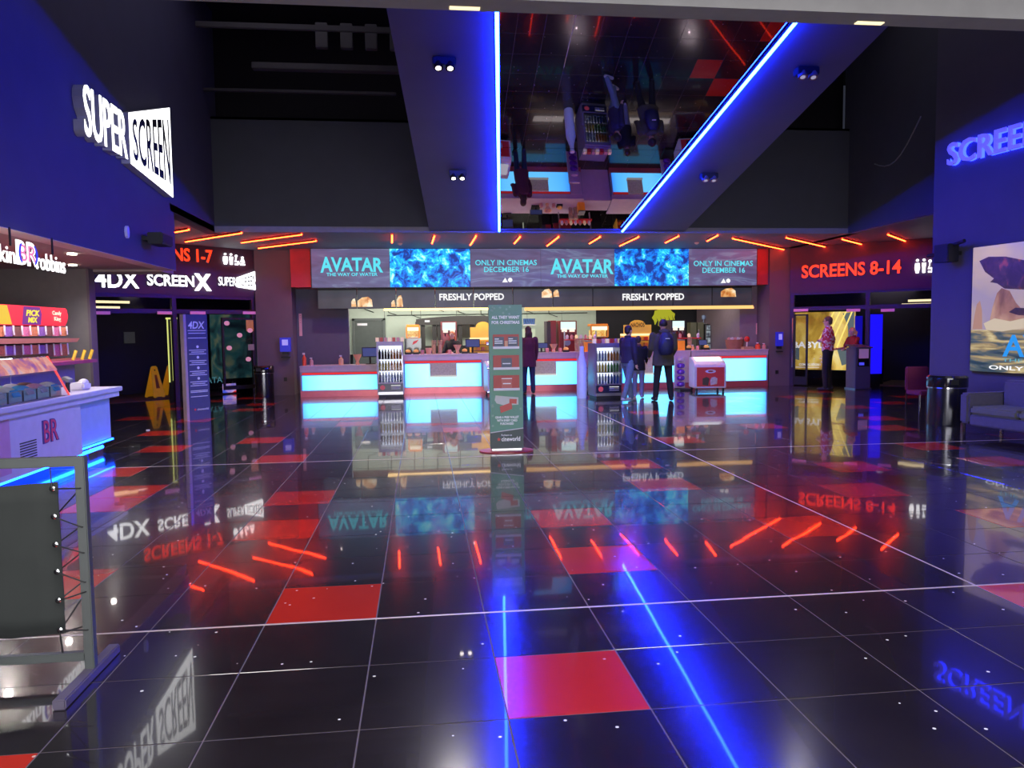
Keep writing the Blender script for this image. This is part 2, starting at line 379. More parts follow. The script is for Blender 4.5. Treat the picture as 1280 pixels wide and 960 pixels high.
for k, (a, b) in enumerate(cent): batten(a, b, ('first' if k == 0 else lab_c[k-1])+' from left of the short red light battens above the video wall')
lef = [((212, 291), (236, 287)), ((232, 302), (302, 291)), ((302, 303), (377, 293)), ((323, 310), (395, 301))]
for k, (a, b) in enumerate(lef): batten(a, b, ['short cut-off red batten beside the blue left wall corner', 'long red batten over the restroom pictograms on the left', 'long red batten left of the pier, farther of two', 'long red batten touching the top of the left mauve pier'][k])
rig = [((916, 298), (990, 314)), ((983, 297), (1038, 310)), ((1053, 299), (1088, 308)), ((1110, 293), (1139, 304))]
for k, (a, b) in enumerate(rig): batten(a, b, ['longest red batten at the right end of the video wall', 'red batten above the first letters of the right screens sign', 'red batten above the middle of the right screens sign', 'red batten above the white pictograms near the right wall'][k])
for k, (x, y) in enumerate(((500, 304), (871, 303), (237, 300))):
    p = onfloor(x, y, ZS); o = MB().lathe((p.x, p.y, ZS-.05), [(.02, 0), (.05, .02), (.06, .05)], 12).build('smoke_detector', WHITE, smooth=True)
    tag(o, ['small white detector on the soffit above the left screen clip', 'small white detector on the soffit above the right screen clip', 'small white detector beside the long left red batten'][k], 'detector')

# right slab wall and setback
ang = radians(8); DR = Vector((sin(ang), -cos(ang), 0)); CRN = Vector((8.8, 12.44, 0)); FR = Fr(CRN, DR)
t = MB().prism([(0, 0), (8.6, 0), (8.6, 8.4), (0, 8.4)], FR, 0, -.9); struct('wall_right', t, mat('blue violet wall paint', (.075, .065, .10), .75, nscale=2.5))
t = MB().b2((9.75, 12.5, ZS+.01), (9.95, YB+.2, 8.4)); struct('wall_right_setback', t, WALL)
t = MB().b2((13.2, 12, 0), (13.4, 18, ZS)); t.b2((9.6, 12.2, 0), (13.4, 12.4, ZS)); struct('wall_right_passage', t, VOID)

# ---------------------------------------------------------------- canopy with the mirror and blue tubes
TS_ = .20; CP = Vector((0, YB-.02, ZS+.03)); CN = Vector((0, TS_, 1)).normalized()
FCN = Fr(CP, (1, 0, 0), Vector((0, -1, TS_)).normalized())   # a = x, b = up the slope towards the viewer; normal points down
if FCN.n.z > 0: FCN.n = -FCN.n
def cab(x, y, c=0): q = onplane(x, y, FCN.o+FCN.n*c, FCN.n)-FCN.o; return q.dot(FCN.r), q.dot(FCN.u)
def ext(p, q, bend):          # extend line p->q to slope coordinate b
    s = (bend-p[1])/(q[1]-p[1]); return (p[0]+(q[0]-p[0])*s, bend)
NB = 9.5
L0, L1 = cab(537, 290), cab(483, 10); R0, R1 = cab(855, 290), cab(1105, 38)
l0, l1 = ext(L0, L1, 0), ext(L0, L1, NB); r0_, r1 = ext(R0, R1, 0), ext(R0, R1, NB)
b0, b1 = cab(624, 287), cab(621, 15); c0_, c1_ = cab(778, 287), cab(988, 32)
B0, B1, C0, C1 = ext(b0, b1, .12), ext(b0, b1, NB), ext(c0_, c1_, .12), ext(c0_, c1_, NB)
t = MB().prism([l0, B0, B1, l1], FCN, -.25, 0); t.prism([C0, r0_, r1, C1], FCN, -.25, 0); t.prism([l0, r0_, (r0_[0], .12), (l0[0]+.02, .12)], FCN, -.25, 0)
struct('ceiling_canopy', t, CANOPY)
seam = 4.15
mt = thing('mirror_ceiling_panel', 'dark mirror set in the sloping canopy between the blue tubes', 'mirror', FCN.p(B0[0], .12, 0))
def lx(A, Bq, b): return ext(A, Bq, b)
t = MB().prism([(B0[0], .12), (C0[0], .12), lx(C0, C1, seam-.006), lx(B0, B1, seam-.006)], FCN, -.05, -.012); t.build('mirror_sheet', MIRROR, mt, mt.location)
t = MB().prism([lx(B0, B1, seam+.006), lx(C0, C1, seam+.006), C1, B1], FCN, -.05, -.012); t.build('mirror_sheet', MIRROR, mt, mt.location)
def tube(p, q, nm, label, c=.036, r=.024):
    a = FCN.p(*p, c); b = FCN.p(*q, c); T = thing('blue_tube_light', label, 'light', a)
    MB().cyl(a, b, r, n=8).build('tube', E_BLUE, T, T.location)
    MB().cyl(FCN.p(*p, .005), FCN.p(*q, .005), .035, n=6).build('channel', mat('blue channel', (.05, .06, .3), .4), T, T.location)
tube(B0, B1, '', 'straight blue tube light along the left side of the canopy mirror')
tube((C0[0]+.0, .12), C1, '', 'slanting blue tube light along the right side of the canopy mirror')
# twin spotlights on the canopy
def spot(x, y, label, lit):
    a, b = cab(x, y); o = FCN.p(a, b, 0)
    spot_light('canopy_spot', o+Vector((0, -.05, -.17)), 420 if lit else 160, 130)
    T = thing('twin_spotlight', label, 'spotlight', o, 0, 'twin spotlights on the canopy')
    lo = o.copy()
    MB().box((0, 0, -.06), (.30, .16, .10)).build('housing', BLACK, T, bevel=.01)
    for s in (-1, 1):
        h = MB().cyl((s*.075, -.02, -.07), (s*.075, -.05, -.15), .06, n=14).build('lamp_head', BLACKG if lit else METAL, T)
        MB().cyl((s*.075, -.05, -.145), (s*.075, -.053, -.155), .035, n=12).build('lens', E_SPOT if lit else emat('dim spot lens', (.7, .65, 1), .45), h)
spot(555, 72, 'lit twin spotlight on the left canopy side near the bulkhead', True)
spot(572, 213, 'lit twin spotlight on the left canopy side near the back wall', True)
spot(1008, 84, 'dim twin spotlight on the right canopy side near the bulkhead', False)
spot(886, 216, 'dim twin spotlight on the right canopy side near the back wall', False)

# ---------------------------------------------------------------- bar opening
PL = (-4.15, 20.3)
t = MB().b2((-4.15, 20.25, 0), (-3.25, 24, ZS)); struct('wall_pier_left', t, PIER)
t = MB().b2((-3.25, 20.9, 0), (-3.0, 24.5, ZS)); t.b2((-3.0, 20.9, 0), (-1.9, 21.1, 2.75)); struct('wall_bar_left', t, mat('slate bar wall', (.10, .095, .14), .75))
t = MB().b2((9.35, 19.85, 0), (9.98, 24, ZS)); struct('wall_pier_right', t, PIER)
t = MB().b2((8.85, 20.62, 0), (9.35, 24, 2.75)); struct('wall_bar_right', t, mat('mauve bar reveal', (.20, .15, .19), .75))
HX0, HX1 = atY(363, 330, 19.95).x, atY(985, 330, 19.95).x
t = MB().b2((HX0, 19.95, 2.74), (9.62, 24.5, ZS)); struct('wall_bulkhead', t, mat('red bulkhead paint', (.42, .03, .045), .6))
t = MB().b2((-3.1, 24.3, 0), (10, 24.5, 2.8)); struct('wall_bar_back', t, mat('black bar wall', (.012, .012, .022), .7))
MINT = mat('mint wall panel', (.46, .58, .50), .45, noise=.06)
mx0, mx1 = atY(435, 400, 24.28).x, atY(745, 400, 24.28).x
pn = thing('wall_cladding', 'pale mint panel cladding on the bar back wall', 'cladding', (mx0, 24.28, 0))
n = 7; wv = (mx1-mx0)/n
for k in range(n):
    MB().b2((mx0+k*wv+.006, 24.25, .9), (mx0+(k+1)*wv-.006, 24.29, 2.75)).build('panel', MINT, pn, pn.location)
# pipes on the cladding
pp = MB()
for k in range(9): 
    x = mx0+.5+k*.72; pp.path([(x, 24.2, 2.75), (x+.02, 24.2, 2.3-.1*(k % 3)), (x+.3, 24.2, 2.2-.1*(k % 3))], .012)
pp.path([(mx0+1.2, 24.2, 2.10), (mx1-.3, 24.2, 2.12)], .014); pp.path([(mx0+1.2, 24.2, 2.45), (mx0+3, 24.2, 2.38), (mx1-.8, 24.2, 2.43)], .01)
tag(pp.build('syrup_line', mat('dark hose', (.06, .08, .07), .5)), 'dark drink hoses looped across the mint cladding', 'hose')
# bar back door
DX0, DX1 = atY(441, 420, 24.2).x, atY(482, 420, 24.2).x; dz = atY(460, 398, 24.2).z
dt = MB().b2((DX0, 24.1, 0), (DX0+.07, 24.26, dz)).b2((DX1-.07, 24.1, 0), (DX1, 24.26, dz)).b2((DX0, 24.1, dz-.07), (DX1, 24.26, dz))
dfo = struct('door_1', dt, mat('grey door frame', (.10, .13, .13), .5))
lf = MB().b2((DX0+.07, 24.15, 0), (DX1-.07, 24.24, dz-.07)).build('door_leaf', mat('grey door leaf', (.075, .10, .10), .5), dfo)
MB().b2((DX0+.15, 24.13, dz-.22), (DX0+.45, 24.16, dz-.15)).build('door_closer', METAL, lf)

# ---------------------------------------------------------------- door walls left and right (angled)
FL = Fr((-4.15, 20.3, 0), (.743, .669, 0)); FRR = Fr((9.9, 19.8, 0), (.722, -.692, 0))
HEAD = mat('dark sign header', (.06, .03, .06), .55)
t = MB().fbox(FL, -4.6, 0, 2.52, ZS, -.2, 0); struct('wall_header_left', t, HEAD)
t = MB().fbox(FRR, 0, 4.2, 2.50, ZS, -.2, 0); struct('wall_header_right', t, HEAD)
def doorset(fr, cols, zt, idx, glassy):
    f = MB()
    for a in cols: f.fbox(fr, a-.05, a+.05, 0, 2.52, -.12, -.02)
    f.fbox(fr, cols[0], cols[-1], zt, zt+.10, -.12, -.021); f.fbox(fr, cols[0], cols[-1], 2.44, 2.52, -.12, -.021)
    fo = struct('door_%d' % idx, f, DARKFR)
    for a, b in zip(cols[:-1], cols[1:]):
        MB().fbox(fr, a+.05, b-.05, zt+.10, 2.44, -.075, -.065).build('pane', DGLASS, fo)
    for a in glassy: MB().fbox(fr, a[0], a[1], .03, zt, -.075, -.065).build('glass_leaf', DGLASS, fo)
    return fo
dl = doorset(FL, [-4.3, -2.1, -.06], 2.08, 2, [(-1.4, -.1)])
dr = doorset(FRR, [.06, 1.95, 4.1], 2.02, 3, [(.1, 1.0)])
PINK = mat('mauve door notice', (.62, .25, .5), .5, em=(.6, .2, .45), es=.25, noise=0)
for fr, idx, spots in ((FL, 0, ((118, 138), (197, 215), (238, 257), (304, 320))), (FRR, 1, ((992, 1010), (1058, 1075), (1101, 1118)))):
    for k, (xa, xb) in enumerate(spots):
        y = 391 if idx == 0 else 388
        a, b = fr.ab(xa, y); a2, _ = fr.ab(xb, y)
        o = MB().fbox(fr, a, a2, b-.035, b+.035, -.02, .0).build('door_plate', PINK)
        tag(o, ['left', 'right'][idx]+' doorway mauve plate on the door head, '+['first', 'second', 'third', 'fourth'][k]+' from left', 'plate', 'mauve plates over the doors')
# corridors: back walls behind doors and carpet
CW = mat('dark corridor wall', (.028, .022, .05), .8)
t = MB().fbox(FL, -9, 2.2, 0, ZS, -3.6, -3.4); struct('wall_corridor_left', t, CW)
t = MB().fbox(FRR, -2.2, 9, 0, ZS, -3.6, -3.4); struct('wall_corridor_right', t, CW)
t = MB().fbox(FL, -9, 2, ZS-.9, ZS-.8, -3.4, -.2); struct('ceiling_corridor_left', t, CW)
t = MB().fbox(FRR, -2, 9, ZS-.9, ZS-.8, -3.4, -.2); struct('ceiling_corridor_right', t, CW)
CARP = mat('brown corridor carpet', (.10, .055, .045), .95, nscale=60)
t = MB().fbox(FL, -8, 0, -.01, .008, -3.4, -.9); struct('floor_carpet_left', t, CARP)
t = MB().fbox(FRR, 1.9, 8, -.01, .008, -3.4, -.9); struct('floor_carpet_right', t, CARP)
# corridor strip lights
for fr, ps, w_ in ((FL, ((119, 162, 377), (113, 150, 384)), 'left'), (FRR, ((1135, 1175, 376), (1127, 1175, 381)), 'right')):
    for k, (xa, xb, y) in enumerate(ps):
        a, b = fr.ab(xa, y, -2.2+.6*k); a2, b2_ = fr.ab(xb, y, -2.2+.6*k)
        o = MB().fbox(fr, a, a2, b-.03, b+.03, -2.2+.6*k-.06, -2.2+.6*k).build('strip_light', E_CREAM)
        tag(o, 'cream strip light seen through the %s doorway, %s one' % (w_, ['upper', 'lower'][k]), 'light')
# ================================================================ SIGNS
FLW = Fr((XL, 0, 0), (0, 1, 0))        # left wall: a = world y, b = z
SIDE = mat('grey sign return', (.35, .35, .42), .5)
PS = lambda x, y: FLW.ab(x, y, .135)
sA, sB, sC, sD = PS(105, 135)[0], PS(158, 160)[0], PS(109, 170)[1], PS(104, 103)[1]
T = thing('illuminated_sign', 'white lit SUPER SCREEN sign on the blue left wall', 'sign', (XL, 10.6, 4.1))
lettering('SUPER', FLW, sA, sB, sC, sD, .13, .14, E_WHITE, T, T.location, off=.008)
lettering('SUPER', FLW, sA, sB, sC, sD, .0, .129, SIDE, T, T.location, off=.008, name='letter_return')
qa, qb = PS(163, 180)[0], PS(214, 190)[0]
fq = (PS(165, 205)[1], PS(163, 142)[1], PS(215, 246)[1], PS(212, 135)[1])
def flare(s, t, i=0.):
    a = qa+(qb-qa)*s; lo = fq[0]+(fq[2]-fq[0])*s; hi = fq[1]+(fq[3]-fq[1])*s; return a, lo+(hi-lo)*t
pc = [flare(0, 0), flare(1, 0), flare(1, 1), flare(0, 1)]
MB().prism(pc, FLW, 0, .125).build('box_return', SIDE, T, T.location)
MB().prism(pc, FLW, .126, .14).build('lit_face', E_WHITE, T, T.location)
lettering('SCREEN', FLW, 0, 1, 0, 1, .1405, .146, mat('dark sign print', (.012, .012, .03), .6), T, T.location, warp=lambda s, t: flare(.05+.89*s, .12+.76*t), off=.005)

T = thing('wall_lettering', 'blue halo-lit SCREENX lettering high on the right wall', 'sign', FR.p(.25, 4.25, 0))
E_HALO = emat('blue halo light', (.01, .02, 1), 14)
q0, q1_, q2_, q3_ = FR.ab(1184, 194, .09)[0], FR.ab(1280, 170, .09)[0], FR.ab(1184, 208, .09)[1], FR.ab(1184, 180, .09)[1]; q4_ = q0+(q1_-q0)*1.5
lettering('SCREENX', FR, q0, q4_, q2_, q3_, .07, .10, mat('lavender letter face', (.42, .38, .80), .5, em=(.25, .22, .9), es=.28, noise=0), T, T.location, off=.012)
lettering('SCREENX', FR, q0, q4_, q2_, q3_, .015, .03, E_HALO, T, T.location, off=.02, name='halo')

# left header sign: red SCREENS 1-7, pictograms, white format names
def headsign(fr, text, a0, a1, b0, b1, label, m, off=.02, cat='sign'):
    T = thing('header_lettering', label, cat, fr.p(a0, b0, 0))
    lettering(text, fr, a0, a1, b0, b1, .05, .06, m, T, T.location, off=off); lettering(text, fr, a0, a1, b0, b1, .002, .049, SIDE, T, T.location, off=off, joined=True, name='letter_return'); return T
a17, bt = FL.ab(264, 314); _, bb = FL.ab(264, 329); a1_, _ = FL.ab(237, 320)
wn = a17-a1_
headsign(FL, 'SCREENS 1-7', a17-wn*3.55, a17, bb, bt+.02, 'red lit SCREENS 1-7 lettering on the left header', E_RED)
a8, b8t = FRR.ab(1003, 332); a9, _ = FRR.ab(1127, 330); _, b8b = FRR.ab(1003, 348)
headsign(FRR, 'SCREENS 8-14', a8, a9, b8b, b8t, 'red lit SCREENS 8-14 lettering on the right header', E_RED)
def picto(fr, x0, x1, y0, y1, label):
    a0, b1 = fr.ab(x0, y0); a1, b0 = fr.ab(x1, y1); T = thing('restroom_pictograms', label, 'sign', fr.p(a0, b0, 0)); w = (a1-a0)/4; h = b1-b0
    def circ(cx, cy, r): return [(cx+r*cos(2*pi*i/10), cy+r*sin(2*pi*i/10)) for i in range(10)]
    for k in range(4):
        c = a0+w*(k+.5); m = MB()
        if k < 2:
            m.prism(circ(c, b0+h*.90, h*.09), fr, .01, .05)
            m.prism([(c-w*.30, b0+h*.70), (c-w*(.22 if k else .38), b0+h*.35), (c-w*.2, b0), (c+w*.2, b0), (c+w*(.22 if k else .38), b0+h*.35), (c+w*.30, b0+h*.70)], fr, .01, .05)
        elif k == 2:
            m.prism(circ(c-w*.1, b0+h*.80, h*.10), fr, .01, .05)
            m.prism([(c-w*.2, b0+h*.68), (c-w*.2, b0+h*.35), (c+w*.3, b0+h*.35), (c+w*.42, b0+h*.1), (c+w*.25, b0+h*.08), (c+w*.1, b0+h*.25), (c-w*.4, b0+h*.25), (c-w*.05, b0+h*.68)], fr, .01, .05)
            m.fbox(fr, c-w*.35, c+w*.2, b0, b0+h*.12, .01, .05)
        else:
            m.prism(circ(c, b0+h*.68, h*.10), fr, .01, .05); m.prism([(c-w*.15, b0+h*.55), (c-w*.38, b0+h*.25), (c+w*.38, b0+h*.25), (c+w*.15, b0+h*.55)], fr, .01, .05)
            m.fbox(fr, c-w*.4, c+w*.4, b0, b0+h*.14, .01, .05)
        m.build('pictogram', E_WHITE, T, T.location)
picto(FL, 277, 306, 316, 332, 'white lit restroom pictograms on the left header')
picto(FRR, 1143, 1176, 324, 340, 'white lit restroom pictograms at the end of the right header')
sa0, sb0 = FL.ab(183, 358); sa1, sb1 = FL.ab(241, 345)
Tx = headsign(FL, 'SCREEN', sa0, sa1, sb0+.02, sb1, 'white lit SCREENX sign above the left doors', E_WHITE)
xa, xb = FL.ab(263, 360); b_ = sb0; x0a = sa1+.02
lettering('X', FL, x0a, xa, b_-.06, sb1+.06, .01, .06, E_WHITE, Tx, Tx.location, off=.03)
fa, fb0 = FL.ab(118, 359); fa1, fb1 = FL.ab(172, 343)
headsign(FL, '4DX', fa, fa1, fb0, fb1+.06, 'white lit 4DX sign over the far left doorway', E_WHITE)
ga, gb0 = FL.ab(272, 357); ga1, _ = FL.ab(294, 357); ge, gt = FL.ab(321, 338); _, gb = FL.ab(321, 362); _, gt0 = FL.ab(272, 346)
T = headsign(FL, 'SUPER', ga, ga1, gb0, gt0, 'white lit SUPERSCREEN sign beside the pier', E_WHITE, off=0.)
def fl2(s, t):
    lo = gb0-.02+(gb-gb0)*s; hi = gt0+(gt-gt0)*s; return ga1+.03+(ge-ga1-.03)*s, lo+(hi-lo)*t
MB().prism([fl2(0, 0), fl2(1, 0), fl2(1, 1), fl2(0, 1)], FL, .01, .05).build('lit_face', E_WHITE, T, T.location)
lettering('SCREEN', FL, 0, 1, 0, 1, .0505, .053, mat('dark sign print'), T, T.location, warp=lambda s, t: fl2(.06+.84*s, .18+.64*t))

# LED wall over the bar
YBD = 19.86
FB = Fr((0, YBD, 0), (1, 0, 0))
_, zt = FB.ab(667, 311); _, zb = FB.ab(667, 358)
xs = [FB.ab(x, 333)[0] for x in (389, 487, 588, 676, 768, 861, 946)]
T = thing('video_wall', 'long curved-edge video wall above the bar with film adverts', 'screen', (xs[0], 19.95, zb))
T['label'] = 'long video wall above the bar with repeated film adverts'
MB().b2((xs[0]-.02, YBD+.01, zb-.02), (xs[-1]+.02, 19.95, zt+.02)).build('frame', BLACK, T, T.location)
SLATE = ramp_emission('slate screen', [(.3, (.065, .06, .15)), (.55, (.10, .095, .23)), (.62, (.15, .19, .33)), (.68, (.09, .09, .21))], (.7, 1, 2.5), 1.0, 2.0, 2)
CLIP = screen_clip()
for k in range(6):
    MB().b2((xs[k]+.004, YBD-.004, zb), (xs[k+1]-.004, YBD+.01, zt)).build('screen_panel', CLIP if k in (1, 4) else SLATE, T, T.location, label='blue underwater film clip' if k in (1, 4) else None)
def brd(text, k, x0, x1, y0, y1, m=E_CYANT, off=.01, shear=0.):
    a0, b1 = FB.ab(x0, y0); a1, b0 = FB.ab(x1, y1); lettering(text, FB, a0, a1, b0, b1, .005, .009, m, T, T.location, off=off, shear=shear)
for sx, sy in ((0, 0), (288, 2)):
    a0, b1 = FB.ab(400+sx, 322+sy); a1, b0 = FB.ab(479+sx, 339+sy)
    def wv_(s, t, a0=a0, a1=a1, b0=b0, b1=b1):
        e = abs(s-.5)*2; return a0+(a1-a0)*s, b0-.04*e*e+(b1-b0+.07*e*e*(1 if s < .5 else .5))*t
    lettering('AVATAR', FB, 0, 1, 0, 1, .005, .009, E_CYANT, T, T.location, off=.03, warp=wv_)
    brd('THE WAY OF WATER', 0, 408+sx, 472+sx, 341+sy, 345+sy, off=.02)
for x0, x1, y in ((594, 671, 325), (867, 941, 326)):
    brd('ONLY IN CINEMAS', 0, x0, x1, y, y+6.5, off=.01); brd('DECEMBER 16', 0, x0+11, x1-10, y+8.5, y+15, off=.01)
for x, y in ((630, 350), (903, 351)):
    a, b = FB.ab(x, y); MB().prism([(a-.05, b-.06), (a+.1, b-.06), (a+.03, b+.06)], FB, .005, .009).build('logo', E_WHITE2, T, T.location)
    MB().prism([(a+.16+.06*cos(t*pi/4), b+.06*sin(t*pi/4)) for t in range(8)], FB, .005, .009).build('logo', E_WHITE2, T, T.location)

# menu screens row
FM = Fr((0, 20.2, 0), (1, 0, 0))
mxs = [FM.ab(x, 372)[0] for x in (397, 446, 495, 544, 592, 641, 691, 741, 791, 841, 890, 940)]
_, mt_ = FM.ab(667, 361); _, mb_ = FM.ab(667, 384)
SCR = ramp_emission('dark menu picture', [(.35, (.012, .014, .022)), (.6, (.03, .032, .045)), (.7, (.055, .055, .065))], (1.2, 1, 1.6), 1.0, .4, 2)
POP = ramp_emission('popcorn picture', [(.35, (.55, .16, .02)), (.5, (.9, .5, .18)), (.62, (1, .85, .6))], (5, 5, 5), 1.0, .5, 4)
ordn = ['first', 'second', 'third', 'fourth', 'fifth', 'sixth', 'seventh', 'eighth', 'ninth', 'tenth', 'eleventh', 'twelfth']
def fm(x, y): return FM.ab(x, y)
pics = {0: [(439, 446, 373)], 1: [(446, 466, 371), (489, 495, 375)], 2: [(495, 504, 369)], 5: [(677, 691, 361, 372)], 6: [(691, 699, 362, 371)], 10: [(901, 920, 360, 371)]}
for k in range(11):
    T = thing('menu_screen', ordn[k]+' from left in the row of menu screens below the video wall', 'screen', (mxs[k], 20.2, mb_), 0, 'menu screens over the bar')
    MB().b2((mxs[k]+.006, 20.2, mb_), (mxs[k+1]-.006, 20.26, 2.745)).build('casing', BLACK, T, T.location)
    MB().b2((mxs[k]+.012, 20.196, mb_+.01), (mxs[k+1]-.012, 20.2, mt_-.01)).build('display', SCR, T, T.location)
    for pc in pics.get(k, []):
        a0, b1 = fm(pc[0], pc[2]); a1, b0 = fm(pc[1], pc[3] if len(pc) > 3 else 383.5); a0 = max(a0, mxs[k]+.015); a1 = min(a1, mxs[k+1]-.015)
        q = [(a0, b0), (a1, b0), (a1+(-.02), b0+(b1-b0)*.7), (a1-(a1-a0)*.3, b1), (a0+(a1-a0)*.3, b1-.02), (a0, b0+(b1-b0)*.6)]
        MB().prism(q, FM, .004, .007).build('popcorn_picture', POP, T, T.location)
    T['label'] = ordn[k]+' menu screen from the left below the video wall'
roots = [o for o in COL.objects if o.name.startswith('menu_screen')]
for (x0, x1, ks) in ((549, 630, (3, 4)), (778, 855, (7, 8, 9))):
    a0, b1 = fm(x0, 367); a1, b0 = fm(x1, 375)
    G = glyphs('FRESHLY POPPED', .03); allx = [v.x for g_ in G for v in g_[1]]; ally = [v.y for g_ in G for v in g_[1]]; gx0, gx1, gy0, gy1 = min(allx), max(allx), min(ally), max(ally)
    for ch, vs, fs in G:
        pts = [FM.p(a0+(a1-a0)*(v.x-gx0)/(gx1-gx0), b0+(b1-b0)*(v.y-gy0)/(gy1-gy0), .008 if v.z > 0 else .004) for v in vs]
        cxm = sum(p_.x for p_ in pts)/len(pts); k = max(i for i in range(11) if mxs[i] <= cxm)
        MB().add(pts, fs).build('letter', E_WHITE2, roots[k], roots[k].location)
# strip light under the menu screens
for x0, x1, lab, mm in ((480, 612, 'warm strip light under the menu screens left of the green totem', E_WARM), (656, 942, 'thin warm strip light under the menu screens on the right', E_BARL)):
    a0, b = FM.ab(x0, 387); a1, _ = FM.ab(x1, 387)
    tag(MB().b2((a0, 20.18, b-.03), (a1, 20.26, b+.02)).b2((a0, 20.22, b), (a1, 20.24, mb_)).build('strip_light', mm), lab, 'light')

# ================================================================ BAR COUNTER
E_PAN = None
def panel_mat():
    m = bpy.data.materials.new('backlit counter panel'); m.use_nodes = True; nt = m.node_tree; b = nt.nodes['Principled BSDF']
    tc = nt.nodes.new('ShaderNodeTexCoord'); sp_ = nt.nodes.new('ShaderNodeSeparateXYZ'); nt.links.new(tc.outputs['Generated'], sp_.inputs[0])
    a = nt.nodes.new('ShaderNodeMath'); a.operation = 'SUBTRACT'; a.inputs[1].default_value = .5; nt.links.new(sp_.outputs['X'], a.inputs[0])
    c = nt.nodes.new('ShaderNodeMath'); c.operation = 'ABSOLUTE'; nt.links.new(a.outputs[0], c.inputs[0])
    rp = nt.nodes.new('ShaderNodeValToRGB'); e = rp.color_ramp.elements
    e[0].position = .2; e[0].color = (.11, .60, 1, 1); e[1].position = .5; e[1].color = (.02, .32, 1, 1); k = e.new(.42); k.color = (.06, .50, 1, 1)
    nt.links.new(c.outputs[0], rp.inputs[0]); nt.links.new(rp.outputs[0], b.inputs['Emission Color']); b.inputs['Emission Strength'].default_value = 3.2
    b.inputs['Base Color'].default_value = (.3, .4, .5, 1); b.inputs['Roughness'].default_value = .2
    return m
PANEL = panel_mat()
PLIN = mat('red metallic plinth', (.55, .12, .14), .3, .4)
E_REDS = emat('red counter strip', (1, .03, .03), .8)
def counter(x0, x1, y, h, label, pil=(), depth=.75):
    T = thing('bar_counter', label, 'counter', (x0, y, 0))
    k = h/1.0
    MB().b2((x0, y, h-.15), (x1, y+.35, h-.03)).build('fascia', FASCIA, T, T.location)
    MB().b2((x0-.01, y-.015, h-.03), (x1+.01, y+depth, h)).build('counter_top', FASCIA, T, T.location, bevel=.006)
    MB().b2((x0, y+.02, .14), (x1, y+depth-.05, h-.15)).build('carcass', mat('counter carcass', (.3, .3, .4), .5), T, T.location)
    MB().b2((x0, y-.0, 0), (x1, y+depth-.1, .15)).build('plinth', PLIN, T, T.location)
    segs = []; a = x0+.02
    for p0, p1 in pil: segs.append((a, p0)); a = p1
    segs.append((a, x1-.02))
    for s0, s1 in segs:
        if s1-s0 < .15: continue
        MB().b2((s0+.03, y+.0, .165), (s1-.03, y+.02, h-.245)).build('lit_panel', PANEL, T, T.location)
        MB().b2((s0+.03, y-.004, h-.22), (s1-.03, y+.02, h-.17)).build('red_strip', E_REDS, T, T.location)
    for p0, p1 in pil: MB().b2((p0, y-.01, .14), (p1, y+.02, h-.15)).build('pilaster', FASCIA, T, T.location)
    return T
YC = 19.8
def cx_(x, y=YC): return atY(x, 470, y).x
YL = 19.45
counter(cx_(375, YL), cx_(474, YL), YL, .77, 'low lit counter section at the left end of the bar')
counter(cx_(504), cx_(739), YC, 1.0, 'lit counter section behind the green totem', pil=((cx_(603), cx_(616)), (cx_(724), cx_(739)-.02)))
counter(cx_(776), cx_(863), YC, 1.0, 'lit counter section behind the customers', pil=((cx_(851), cx_(863)-.02),))
counter(cx_(864), cx_(960), YC, 1.0, 'lit counter section at the right end of the bar', pil=((cx_(864)+.02, cx_(868)),))
MB_ = MB().b2((cx_(739)+.02, YC+.1, 0), (cx_(776)-.02, YC+.6, .98)); o = MB_.build('counter_infill', FASCIA); tag(o, 'mauve counter infill behind the right drinks fridge', 'counter')
o = MB().b2((cx_(474, YL)+.03, YC+.1, 0), (cx_(504)-.02, YC+.6, .98)).build('counter_infill', FASCIA); tag(o, 'mauve counter infill behind the left drinks fridge', 'counter')
FCt = Fr((0, YC-.012, 0), (1, 0, 0))
for (x0, x1, y0, y1, lab) in ((537, 571, 454, 471, 'beige menu holder box on the counter left of the green totem'), (668, 695, 452, 469, 'beige menu holder box on the counter right of the maroon coat'), (797, 816, 446, 468, 'beige menu holder box on the counter beside the olive parka')):
    a0, b1 = FCt.ab(x0, y0); a1, b0 = FCt.ab(x1, y1); T = thing('menu_holder', lab, 'box', (a0, YC-.05, b0), 0, 'menu holders on the bar front')
    MB().b2((a0, YC-.06, b0+.04), (a1, YC-.006, b1)).build('box', mat('mottled beige panel', (.34, .31, .27), .6, nscale=30, noise=.5, em=(.3, .26, .2), es=.35), T, T.location)
    MB().b2((a0-.01, YC-.10, b0), (a1+.01, YC-.006, b0+.04)).build('lit_ledge', emat('pale ledge', (.8, .85, .8), .8), T, T.location)

